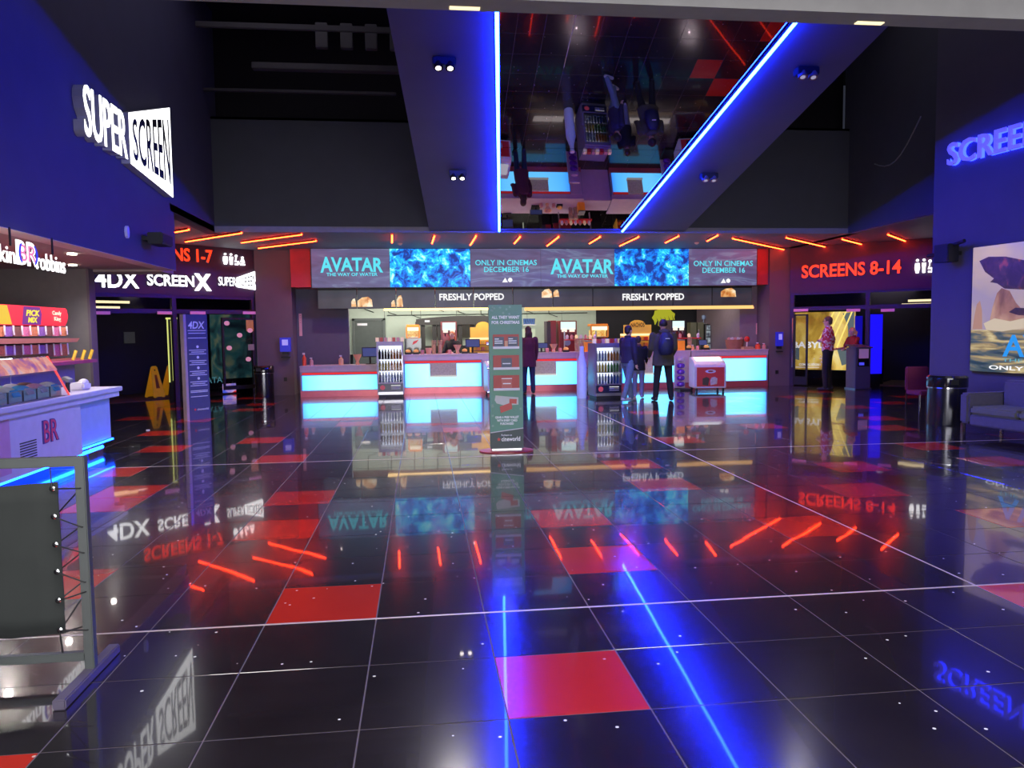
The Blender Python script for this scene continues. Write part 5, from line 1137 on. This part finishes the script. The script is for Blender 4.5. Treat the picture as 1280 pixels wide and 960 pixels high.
# golden poster by the right doors
cdp = -1.1
a0, b1 = FRR.ab(989, 391, cdp); a1, b0 = FRR.ab(1069, 463, cdp)
T = thing('film_poster', 'large golden backlit film poster inside the right doors', 'poster', FRR.p(a0, b0, cdp))
GOLD = ramp_emission('golden poster picture', [(.3, (.16, .07, .01)), (.45, (.55, .32, .04)), (.58, (.9, .62, .12)), (.72, (1, .85, .35))], (1.6, 1.6, 1.0), .85, 1.2, 4)
MB().fbox(FRR, a0, a1, b0-.04, b1+.02, cdp-.08, cdp-.01).build('light_box', BLACK, T, T.location); MB().fbox(FRR, a0+.02, a1-.02, b0, b1, cdp-.01, cdp).build('picture', GOLD, T, T.location)
h_ = b1-b0; w_ = a1-a0; GR = emat('grey blue poster print', (.13, .17, .18), .8); YL_ = emat('bright yellow ray', (1, .78, .2), 1.1); PW = E_WHITE2
for k in range(4):
    x = a0+w_*(.60+.09*k); MB().prism([(x+.10, b1), (x+.14, b1), (x-.38+.04*k, b0+h_*.35), (x-.42+.04*k, b0+h_*.35)], FRR, cdp+.001, cdp+.003).build('ray_print', YL_, T, T.location)
MB().prism([(a1-.05, b1-.02), (a1-.05, b0+h_*.4), (a1-w_*.1, b0+h_*.3), (a1-w_*.12, b0+h_*.75), (a1-w_*.2, b1-.05)], FRR, cdp, cdp+.002).build('grey_print', GR, T, T.location)
MB().prism([(a0+w_*.72, b0+h_*.38), (a0+w_*.92, b0+h_*.34), (a0+w_*.86, b0+h_*.1), (a0+w_*.8, b0+h_*.08)], FRR, cdp, cdp+.002).build('grey_print', GR, T, T.location)
MB().prism([(a0+w_*.02, b0+h_*.40), (a0+w_*.14, b0+h_*.40), (a0+w_*.14, b0+h_*.16), (a0+w_*.02, b0+h_*.2)], FRR, cdp, cdp+.002).build('grey_print', GR, T, T.location)
u0_, v1_ = FRR.ab(991, 427, cdp); u1_, v0_ = FRR.ab(1024, 435, cdp)
lettering('BABYL', FRR, u0_, u1_+.12, v0_, v1_, cdp+.003, cdp+.006, PW, T, T.location, off=.03, joined=True, name='lettering')
u0_, v1_ = FRR.ab(999, 454, cdp); u1_, v0_ = FRR.ab(1024, 457.5, cdp); lettering('COMING SOON', FRR, u0_, u1_, v0_, v1_, cdp+.003, cdp+.006, PW, T, T.location, off=.02, joined=True, name='lettering')
MB().fbox(FRR, u0_-.15, u1_, v0_-.05, v0_-.035, cdp+.003, cdp+.005).build('white_line', PW, T, T.location)
# door stile in front of it
a0, b1 = FRR.ab(992, 393); a1, _ = FRR.ab(1010, 393)
T = thing('open_glass_door', 'dark framed glass door leaf in front of the golden poster', 'door', FRR.p(a0, 0, -.05))
MB().fbox(FRR, a0, a1, .03, .25, -.05, 0).fbox(FRR, a0, a1, b1-.04, b1, -.05, 0).fbox(FRR, a0, a0+.05, .25, b1, -.05, 0).fbox(FRR, a1-.05, a1, .25, b1, -.05, 0).build('frame', BLACK, T, T.location)
MB().fbox(FRR, a0+.05, a1-.05, .25, b1-.04, -.03, -.02).build('glass', DGLASS, T, T.location); MB().fbox(FRR, a0-.03, a0, .5, b1-.1, 0, .03).build('handle', CHROME, T, T.location)
# blue lit column behind right doors
p0, p1 = atY(1089, 393, 18.9), atY(1102, 467, 18.9); T = thing('blue_light_panel', 'tall saturated blue light panel behind the ticket podium', 'light', (p0.x, 18.9, 0)); MB().b2((p0.x, 18.9, p1.z), (p1.x, 19.0, p0.z)).build('lit_face', emat('blue panel light', (.01, .005, 1), 1.1), T, T.location); MB().b2((p0.x-.02, 19.0, 0), (p1.x+.02, 19.1, p0.z+.03)).build('back', BLACK, T, T.location)
p0, p1 = atY(1070, 395, 19.2), atY(1078, 415, 19.2); tag(MB().b2((p0.x, 19.2, 0), (p1.x, 19.25, p0.z)).build('blue_light_panel', emat('deep blue light', (.008, .004, .6), .6)), 'dim deep blue panel right of the golden poster', 'light')
p = onfloor(1120, 483); tag(MB().cyl((p.x, p.y+1.0, 0), (p.x, p.y+1.0, .95), .24, n=16).build('corridor_bin', BLACKG, smooth=True), 'dark bin in the right corridor behind the podium', 'bin')

# sea poster on the right wall
pz0, pz1, pa0, pa1 = .83, 2.83, .90, 4.4
T = thing('film_poster', 'large backlit sea and rocks film poster on the right wall', 'poster', FR.p(pa0, pz0, 0))
MB().fbox(FR, pa0, pa1, pz0, pz1, 0, .06).build('light_box', BLACK, T, T.location)
def fx(x): return pa0+(x-1218)/62*.87
def fz_(y): return pz1-(y-309)/155*2.0
SKY = ramp_emission('poster sky', [(.35, (.42, .34, .50)), (.5, (.55, .42, .42)), (.65, (.75, .55, .35))], (.9, .9, 1.2), .75, .4, 3)
SEA = ramp_emission('poster sea', [(.36, (.02, .06, .08)), (.47, (.12, .16, .15)), (.56, (.5, .36, .14)), (.66, (.9, .75, .35))], (1.2, 1.2, 9), .7, 1.0, 5)
MB().fbox(FR, pa0+.01, pa1-.01, fz_(412), pz1-.01, .06, .064).build('sky_print', SKY, T, T.location)
MB().fbox(FR, pa0+.01, pa1-.01, pz0+.01, fz_(412), .06, .064).build('sea_print', SEA, T, T.location)
ROCK = ramp_emission('rock print', [(.35, (.20, .09, .06)), (.5, (.42, .20, .13)), (.65, (.62, .36, .25))], (3, 3, 2), .75, .4); ROCK2 = emat('misty rock print', (.55, .30, .22), .75); DARK = ramp_emission('dark cloud print', [(.4, (.022, .014, .02)), (.58, (.06, .03, .035)), (.7, (.3, .06, .03))], (2, 6, 5), .8, .8)
MB().prism([(fx(1221), fz_(411)), (fx(1223), fz_(395)), (fx(1226), fz_(380)), (fx(1230), fz_(376)), (fx(1233), fz_(388)), (fx(1234), fz_(411))], FR, .064, .067).build('rock_print', ROCK2, T, T.location)
MB().prism([(fx(1243), fz_(405)), (fx(1247), fz_(385)), (fx(1252), fz_(368)), (fx(1258), fz_(362)), (fx(1268), fz_(366)), (fx(1276), fz_(380)), (fx(1290), fz_(395)), (fx(1300), fz_(408)), (fx(1262), fz_(410))], FR, .064, .067).build('rock_print', ROCK, T, T.location)
MB().prism([(fx(1228), fz_(327)), (fx(1240), fz_(323)), (fx(1262), fz_(325)), (fx(1290), fz_(333)), (fx(1330), fz_(345)), (fx(1330), fz_(372)), (fx(1290), fz_(366)), (fx(1262), fz_(363)), (fx(1252), fz_(356)), (fx(1243), fz_(354)), (fx(1248), fz_(350)), (fx(1236), fz_(341))], FR, .068, .071).build('dark_cloud_print', DARK, T, T.location)
MB().prism([(fx(1268), fz_(391)), (fx(1276), fz_(386)), (fx(1300), fz_(388)), (fx(1300), fz_(396)), (fx(1280), fz_(395))], FR, .068, .071).build('dark_cloud_print', DARK, T, T.location)
MB().prism([(fx(1236), fz_(404)), (fx(1250), fz_(398)), (fx(1270), fz_(402)), (fx(1290), fz_(398)), (fx(1300), fz_(408)), (fx(1260), fz_(414)), (fx(1240), fz_(412))], FR, .068, .070).build('mist_print', emat('mist print', (.75, .62, .45), .8), T, T.location)
lettering('AVATAR', FR, fx(1262), fx(1262)+2.0, fz_(444), fz_(418), .071, .074, emat('blue poster print', (.02, .30, .85), 1.0), T, T.location, off=.02)
lettering('THE WAY OF WATER', FR, fx(1262), fx(1262)+1.9, fz_(450), fz_(446), .071, .074, emat('teal poster print', (.15, .45, .55), .9), T, T.location, joined=True, name='lettering')
lettering('ONLY IN CINEMAS', FR, fx(1245), fx(1245)+1.9, fz_(460), fz_(455), .071, .074, E_WHITE2, T, T.location, off=.02, joined=True, name='lettering')

# ---------------------------------------------------------------- bins
def bin_(px0, px1, yb, yt, Y, label, accent):
    a = atY(px0, yb, Y).x; b = atY(px1, yb, Y).x; r = (b-a)/2; h = atY((px0+px1)/2, yt, Y).z
    T = thing('litter_bin', label, 'bin', ((a+b)/2, Y, 0))
    MB().lathe((0, 0, 0), [(r*.96, 0), (r*.98, .03), (r*.98, h*.76)], 28).build('drum', mat('dark polished steel', (.10, .10, .11), .22, .9), T, smooth=True)
    MB().lathe((0, 0, h*.76), [(r*1.03, 0), (r*1.05, .02), (r*1.05, h*.20), (r*.95, h*.24), (r*.6, h*.24)], 28).build('lid', BLACKG, T, smooth=True)
    MB().box((-r*.3, -r*.96, h*.88), (r*.45, .05, h*.10)).build('opening', BLACK, T); MB().lathe((0, 0, h*.75), [(r*1.04, 0), (r*1.04, .02)], 28).build('ring', CHROME, T, smooth=True)
    return T
a = onfloor(330, 494); bin_(318, 343, 494, 457, a.y-.5, 'black and steel litter bin by the left mauve pier', 0)
a = onfloor(1181, 532); bin_(1162, 1203, 528, 469, a.y+.1, 'black and steel litter bin beside the sofa', 0)
T = thing('red_chair', 'dark red chair partly hidden behind the right litter bin', 'chair', (8.97, 13.0, 0), radians(0))
MB().b2((-.22, 0, .40), (.22, .06, .84)).build('backrest', mat('dark red fabric', (.20, .02, .05), .8), T, bevel=.02); MB().b2((-.22, -.40, .34), (.22, .02, .42)).build('seat', mat('dark red fabric'), T, bevel=.02)
for x in (-.2, .2):
    for y in (-.36, .02): MB().cyl((x, y, 0), (x, y, .36), .015, n=8).build('leg', CHROME, T)
# sofa along the right wall
T = thing('sofa', 'low dark violet two-seat sofa against the right wall', 'sofa', FR.p(1.95, 0, .50), -pi/2+ang)
SF = mat('violet grey upholstery', (.085, .075, .12), .7, noise=.15, nscale=20); SF2 = mat('grey olive upholstery', (.12, .12, .10), .7)
Ls = 1.9
MB().b2((0, -.80, .16), (.16, 0, .60)).build('armrest', SF, T, bevel=.03); MB().b2((Ls-.16, -.80, .16), (Ls, 0, .60)).build('armrest', SF, T, bevel=.03)
MB().b2((.16, -.78, .14), (Ls-.16, -.02, .30)).build('seat_base', SF, T, bevel=.02)
for k in range(2): MB().b2((.17+k*(Ls-.34)/2, -.79, .30), (.17+(k+1)*(Ls-.34)/2-.01, -.20, .42)).build('seat_cushion', SF2, T, bevel=.03)
MB().b2((.16, -.20, .30), (Ls-.16, 0, .78)).build('backrest', SF, T, bevel=.04)
for x in (.04, Ls-.04):
    for y in (-.76, -.05): MB().b2((x-.02, y-.02, 0), (x+.02, y+.02, .16)).build('leg', CHROME, T)

# ================================================================ KIOSK ON THE LEFT
XK = -4.15; ZK = .89
ye = atX(153, 483, XK+.08).y
yR = atX(101, 520, XK).y
T = thing('kiosk_counter', 'white ice cream kiosk counter with a blue light at its foot', 'counter', (XK, ye, 0))
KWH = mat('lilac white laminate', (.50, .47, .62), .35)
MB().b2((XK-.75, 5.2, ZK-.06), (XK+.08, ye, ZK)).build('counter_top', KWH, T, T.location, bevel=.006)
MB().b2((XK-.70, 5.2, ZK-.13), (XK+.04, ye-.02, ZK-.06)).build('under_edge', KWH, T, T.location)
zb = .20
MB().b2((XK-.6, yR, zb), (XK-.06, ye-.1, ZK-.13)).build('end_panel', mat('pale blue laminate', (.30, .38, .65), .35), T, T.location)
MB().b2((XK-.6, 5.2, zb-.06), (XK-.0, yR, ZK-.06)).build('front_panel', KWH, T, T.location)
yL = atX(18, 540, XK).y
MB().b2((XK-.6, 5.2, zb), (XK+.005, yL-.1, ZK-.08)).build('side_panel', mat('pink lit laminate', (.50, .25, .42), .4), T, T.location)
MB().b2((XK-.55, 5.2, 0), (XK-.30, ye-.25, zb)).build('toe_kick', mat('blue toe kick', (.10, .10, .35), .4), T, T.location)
FK = Fr((XK, 0, 0), (0, 1, 0))
v0, v1 = FK.ab(24, 545)[0], FK.ab(45, 545)[0]; zv = FK.ab(35, 545)[1]
for k in range(8): z = .27+.028*k; MB().fbox(FK, v0, v1, z, z+.012, .0, .004).build('vent_slot', BLACK, T, T.location)
lo_, _ = FK.ab(52, 530); hi_, zt1 = FK.ab(72, 521); _, zb1 = FK.ab(60, 555)
NAVYP = mat('navy logo print', (.05, .03, .22), .5); PINKP = mat('pink red logo print', (.65, .05, .12), .5)
zt1, zb1 = .66, .40
L_ = lettering('BR', FK, lo_, hi_, zb1, zt1, .002, .008, NAVYP, T, T.location, off=.03, name='logo_letter')
lettering('BR', FK, lo_+.03, hi_-.03, zb1+.01, zt1-.01, .008, .010, PINKP, T, T.location, off=-.005, name='logo_letter')
# blue tubes at the kiosk foot
y_ = ye-.2
for k in range(4):
    y1_ = y_-k*1.32; o = MB().cyl((XK-.14, y1_, zb-.11), (XK-.14, y1_-1.26, zb-.11), .022, n=8).build('blue_foot_light', E_BLUEK); tag(o, ordn[k]+' blue tube under the kiosk counter, counted from its far end', 'light', 'blue tubes under the kiosk')
o = MB().cyl((XK-.02, ye-.15, zb-.01), (XK-.02, yR+.05, zb-.01), .012, n=8).build('blue_edge_light', E_BLUEK); tag(o, 'thin blue tube along the bottom edge of the kiosk end panel', 'light')
# hanging kiosk sign
FKS = Fr((XL+.06, 0, 0), (0, 1, 0))
T = thing('kiosk_sign', 'white lit kiosk lettering hung under the blue wall edge', 'sign', (XL+.06, 8.6, 2.3))
ar, zr0 = FKS.ab(42, 336); ar1, _ = FKS.ab(79, 342); br0, zbt = FKS.ab(15, 299); br1, zbb = FKS.ab(44, 338)
zc = (zbt+zbb)/2-.04
z_r0, z_r1 = FKS.ab(60, 339)[1], FKS.ab(60, 323)[1]
lettering('robbins', FKS, ar+.02, ar1, z_r0, z_r1+.04, .02, .03, E_WHITE, T, T.location, off=.0)
k0, kz0 = FKS.ab(16, 330); kk, kz1 = FKS.ab(0, 308); lettering('baskin', FKS, k0-(ar1-ar)*.95, k0, kz0, kz1+.02, .02, .03, E_WHITE, T, T.location, off=.0)
lettering('BR', FKS, br0, br1, zbb+.03, zbt, .03, .04, E_WHITE, T, T.location, off=.02, name='logo_letter')
lettering('BR', FKS, br0+.05, br1-.05, zbb+.07, zbt-.04, .041, .046, emat('pink logo light', (.9, .25, .5), 1.0), T, T.location, off=-.0, name='logo_letter')
lettering('(', FKS, br0+.02, br0+.10, zbb+.05, zbt-.03, .0461, .048, emat('blue logo light', (.03, .04, .8), 1.2), T, T.location, off=.03, name='logo_stroke'); lettering(')', FKS, br1-.11, br1-.02, zbb+.05, zbt-.03, .0461, .048, emat('blue logo light'), T, T.location, off=.03, name='logo_stroke')
for px in (15, 67): a_ = FKS.ab(px, 320)[0]; MB().cyl((XL+.05, a_, z_r0+.2), (XL+.05, a_, 2.70), .012, n=6).build('hanger', BLACK, T, T.location)
for k, (px, py) in enumerate(((90, 317), (91, 331))):
    p = onfloor(px, py, 2.715); tag(MB().cyl((p.x, p.y, 2.70), (p.x, p.y, 2.72), .06, n=14).build('downlight', E_SPOT), ['upper', 'lower'][k]+' small round downlight in the kiosk ceiling', 'light')
# slanted display case on the counter
yc0, yc1 = 5.6, atX(84, 480, XK).y
T = thing('display_case', 'slanted glass ice cream display case on the kiosk counter', 'display case', (XK-.3, yc1, ZK))
zt2 = atY(57, 445, yc1).z
fk2 = Fr((0, 0, 0), (1, 0, 0))     # a = x, b = z, n = -y
def pr(poly, y0, y1): 
    m = MB(); n = len(poly); vs = [(x, y0, z) for x, z in poly]+[(x, y1, z) for x, z in poly]; m.add(vs, [list(range(n))[::-1], list(range(n, 2*n))]+[(i, (i+1) % n, n+(i+1) % n, n+i) for i in range(n)]); return m
GL = mat('case glass', (.85, .9, .95), .02, trans=1., ior=1.15, noise=0)
xf, xt_ = XK+.0, atY(57, 445, yc1).x
pr([(xf, ZK), (xf+.01, ZK), (xt_+.01, zt2), (xt_, zt2)], yc0, yc1).build('front_glass', GL, T, T.location)
pr([(xf, ZK), (XK-.62, ZK), (XK-.62, zt2), (xt_, zt2)], yc1-.01, yc1).build('end_glass', GL, T, T.location)
pr([(xf+.02, ZK), (xf-.0, ZK), (xt_-.01, zt2), (xt_+.02, zt2)], yc1, yc1+.02).build('end_edge', mat('red lit edge', (.6, .05, .05), .3, em=(1, .1, .08), es=.8, noise=0), T, T.location)
MB().b2((XK-.72, yc0, zt2), (xt_+.03, yc1+.02, zt2+.03)).build('top', BLACKG, T, T.location)
m_ = pr([(xt_+.02, zt2-.01), (xt_+.022, zt2-.01), (xt_+.135, zt2-.16), (xt_+.125, zt2-.17)], yc0, yc1-.03)
m_.build('price_strip', ramp_emission('price strip print', [(.35, (.35, .12, .45)), (.5, (.85, .3, .25)), (.6, (.95, .55, .45)), (.7, (.5, .4, .8))], (5, 7, 6), .75), T, T.location)
MB().b2((XK-.60, yc0, zt2-.03), (XK-.58, yc1-.03, zt2-.015)).build('inner_lamp', emat('case lamp', (.85, .95, 1), 14), T, T.location)
ICE = [mat('ice cream '+n_, c, .6, noise=.2, nscale=30) for n_, c in (('vanilla', (.8, .75, .6)), ('mint', (.35, .7, .6)), ('strawberry', (.8, .35, .4)), ('chocolate', (.18, .08, .05)), ('blue', (.1, .5, .85)), ('cream', (.85, .82, .78)))]
nt_ = 0
for j in range(12):
    for i in range(2):
        y = yc1-.16-.30*j; x = XK-.16-.24*i
        if y < yc0+.1: continue
        Tt = thing('ice_cream_tub', '%s tub from the far end in the %s row of the kiosk display case' % (ordn[j], ['front', 'back'][i]), 'tub', (x, y, ZK), 0, 'ice cream tubs in the case')
        MB().b2((-.10, -.13, 0), (.10, .13, .12)).build('tub', METAL, Tt); c = ICE[(j*2+i*3) % 6]
        MB().ell((0, 0, .12), (.09, .12, .05), 10, 6).build('ice_cream', c, Tt, smooth=True); MB().box((.10, 0, .10), (.012, .14, .08), ry=radians(-30)).build('flavour_card', WHITE if (i+j) % 3 else ICE[4], Tt)
# candy bar with the red header behind the counter
yh0, yh1 = 6.5, 10.6; XH = -5.6
ztop, zbot = atX(60, 384, XH).z, atX(60, 407, XH).z; yh1 = atX(85, 395, XH).y
T = thing('candy_bin_stand', 'red topped candy dispenser stand at the back of the kiosk', 'sweet stand', (XH, yh1, 0))
fh = Fr((XH, 0, 0), (0, 1, 0)); hh2 = ztop-zbot
rp_ = [(yh0, zbot), (yh1-.12, zbot), (yh1-.04, zbot+hh2*.25), (yh1, zbot+hh2*.55), (yh1-.03, zbot+hh2*.9), (yh1-.08, ztop), (yh0, ztop)]
hd_ = MB().prism(rp_, fh, -.12, 0).build('red_header', mat('red lit header', (.6, .02, .03), .35, em=(1, .02, .04), es=.65, noise=0), T, T.location)
def hy(x): return fh.ab(x, 396)[0]
MB().prism([(hy(-8), zbot+.01), (hy(14), zbot+.01), (hy(9), ztop-.01), (hy(-8), ztop-.01)], fh, .001, .006).build('yellow_print', emat('yellow header print', (1, .65, .02), .9), hd_, T.location)
MB().prism([(hy(27), zbot+.01), (hy(50), zbot+.01), (hy(52), ztop-hh2*.4), (hy(50), ztop-.01), (hy(30), ztop-.01)], fh, .001, .006).build('purple_print', emat('purple header print', (.25, .02, .35), .8), hd_, T.location)
for t_, y0_, y1_, a_, b_ in (('PICK', 32, 49, .48, .80), ('MIX', 34, 46, .14, .42)): lettering(t_, fh, hy(y0_), hy(y1_), zbot+hh2*a_, zbot+hh2*b_, .008, .012, emat('yellow letter print', (1, .8, .05), 1.1), hd_, T.location, off=.03, joined=True, name='lettering', shear=.2)
for t_, y0_, y1_, a_, b_ in (('Candy', 65, 76, .52, .82), ('King', 67, 75, .2, .5)): lettering(t_, fh, hy(y0_), hy(y1_), zbot+hh2*a_, zbot+hh2*b_, .008, .012, emat('cream letter print', (1, .9, .7), 1.1), hd_, T.location, off=.02, joined=True, name='lettering')
z1_, z2_ = atX(60, 420, XH).z, atX(60, 434, XH).z; z3_ = atX(60, 446, XH).z
CANDY = [mat('candy '+n_, c, .4, noise=.6, nscale=40) for n_, c in (('orange', (.6, .2, .08)), ('pink', (.6, .15, .25)), ('brown', (.2, .07, .05)), ('violet', (.25, .1, .35)))]
for zt3, zb3, nn in ((zbot, z1_, 17), (z2_+.06, z3_, 15)):
    yend = yh1-.12
    MB().prism([(yh0, zb3-.10), (yend+.12, zb3-.10), (yend+.22, zb3-.04), (yh0, zb3)], fh, -.3, .12).build('scoop_shelf', mat('copper shelf', (.40, .14, .10), .35), T, T.location)
    MB().fbox(fh, yh0, yend+.1, zb3, zt3-.0, -.3, -.12).build('bin_back', mat('plum back', (.10, .03, .08), .5), T, T.location)
    for q in range(nn):
        yy = yend-.02-q*.23
        b_ = MB().prism([(yy, zb3), (yy, zt3-.02), (yy-.20, zt3-.02), (yy-.20, zb3)], fh, -.1, .02).build('candy_bin', CANDY[q % 4], T, T.location)
        m = MB(); m.path([fh.p(yy, zt3-.01, .03), fh.p(yy-.03, (zt3+zb3)/2, .045), fh.p(yy-.01, zb3+.02, .04)], .012, 5); m.build('white_divider', mat('white acrylic', (.75, .72, .78), .3), b_, T.location)
MB().fbox(fh, yh0, yh1+.15, z3_-.12, z3_-.07, -.1, .35).build('lower_tray', mat('magenta tray', (.35, .04, .15), .4), T, T.location)
for k, yy in enumerate((yh1+.10, yh1-.18, yh1-.5)): MB().cyl(fh.p(yy, z3_-.07, .25), fh.p(yy+.06, z3_+.08, .28), .025, n=8).build('yellow_scoop', YELLOW, T, T.location)
MB().fbox(fh, yh0, yh1-.1, 0, z3_-.12, -.25, .1).build('pedestal', mat('lilac pedestal', (.28, .2, .36), .4), T, T.location)
# card machine, cups at counter end
y = atX(100, 478, XK-.2).y
T = thing('card_reader', 'grey card reader on a post at the kiosk counter end', 'card reader', (XK-.2, y-.35, ZK)); MB().cyl((0, 0, 0), (0, 0, .12), .025).build('post', BLACK, T); MB().box((0, 0, .16), (.09, .12, .04), ry=.5).build('reader', mat('grey plastic', (.2, .2, .2), .5), T, bevel=.005)
T = thing('napkin_dispenser', 'white napkin box near the end of the kiosk counter', 'box', (XK-.2, y, ZK)); MB().b2((-.09, -.12, 0), (.09, .12, .10)).build('box', WHITE, T, bevel=.02); MB().ell((0, .1, .09), (.06, .08, .05)).build('napkins', WHITE, T, smooth=True)

# ================================================================ BARRIER FRAME IN THE FOREGROUND
XP = -1.53; Yb = 3.69
pt = atY(103, 570, Yb); base = onfloor(115, 845)
xr = base.x; zt3 = atY(104, 570, Yb).z
T = thing('canvas_barrier', 'grey steel barrier frame with a laced dark canvas panel', 'barrier', (xr, Yb, 0))
xl = xr-2.1; r = .0215
zr0 = atY(60, 822, Yb).z
MB().b2((-.022, -.022, .04), (.022, .022, zt3)).build('post', GREYM, T, bevel=.004); MB().b2((xl-xr-.022, -.022, .04), (xl-xr+.022, .022, zt3)).build('post', GREYM, T, bevel=.004)
MB().b2((xl-xr, -.021, zt3-.045), (.0, .021, zt3-.001)).build('top_rail', GREYM, T, bevel=.004); MB().b2((xl-xr, -.018, zr0-.02), (0, .018, zr0+.02)).build('bottom_rail', GREYM, T, bevel=.004)
for x in (0, xl-xr): MB().b2((x-.028, -.33, .0), (x+.028, .27, .045)).build('foot', mat('dark steel foot', (.13, .11, .17), .4, .3), T, bevel=.006)
ca = atY(76, 604, Yb); cb = atY(78, 793, Yb); xc = (ca.x+cb.x)/2-xr
# canvas sheet with slight sag
m = MB(); nx, nz = 16, 8; vs = []
for j in range(nz+1):
    for i in range(nx+1):
        x = xl-xr+.15+(xc-(xl-xr+.15))*i/nx; z = cb.z+(ca.z-cb.z)*j/nz
        vs.append((x, .006*sin(i*1.3)+.004*sin(j*2+i), z+(.006*cos(i*2) if j in (0, nz) else 0)))
fs = [(j*(nx+1)+i, j*(nx+1)+i+1, (j+1)*(nx+1)+i+1, (j+1)*(nx+1)+i) for j in range(nz) for i in range(nx)]
m.add(vs, fs); cvs = m.build('canvas', mat('charcoal canvas', (.022, .026, .025), .85, noise=.2, nscale=6), T, smooth=True)
so = cvs.modifiers.new('s', 'SOLIDIFY'); so.thickness = .006
zs_ = [atY(76, y, Yb).z for y in (610, 645, 680, 714, 750, 787)]
for k, z in enumerate(zs_):
    MB().lathe((0, 0, 0), [(.012, 0), (.013, .004), (.006, .006)], 10).build('eyelet', CHROME, cvs).matrix_parent_inverse = Matrix.Identity(4)
    e = cvs.children[-1]; e.rotation_euler = (pi/2, 0, 0); e.location = (xc-.02, -.006, z)
    dz = [.0, -.05, -.04, -.05, .04, .0][k]
    MB().path([(xc-.02, -.012, z), (0, -.024, z+dz), (.02, .0, z+dz), (0, .024, z+dz+.01), (xc-.02, .010, (zs_[k+1] if k < 5 else z-.02))], .0035, 5).build('lace', BLACK, T)
MB().path([(xc-.02, -.012, zs_[0]), (xc-.03, 0, zt3)], .003, 5).build('lace', BLACK, T); MB().path([(xc-.02, -.012, zs_[-1]), (xc-.015, 0, zr0)], .004, 5).build('lace', BLACK, T)
# loose white cap on the floor by the kiosk
p = onfloor(185, 538); tag(MB().cyl((p.x, p.y, 0), (p.x, p.y, .012), .03, n=12).build('dropped_lid', WHITE), 'small white lid lying on the floor between kiosk and 4DX totem', 'lid')
# sagging cable in the right void
p0, p1 = Vector((8.7, 12.7, 5.2)), Vector((9.6, 15.5, 5.0)); tag(MB().path([p0+(p1-p0)*t/8+Vector((0, 0, -.35*sin(pi*t/8))) for t in range(9)], .012).build('loose_cable', mat('grey cable', (.2, .2, .22), .5)), 'thin loose cable hanging beside the right wall corner', 'cable')
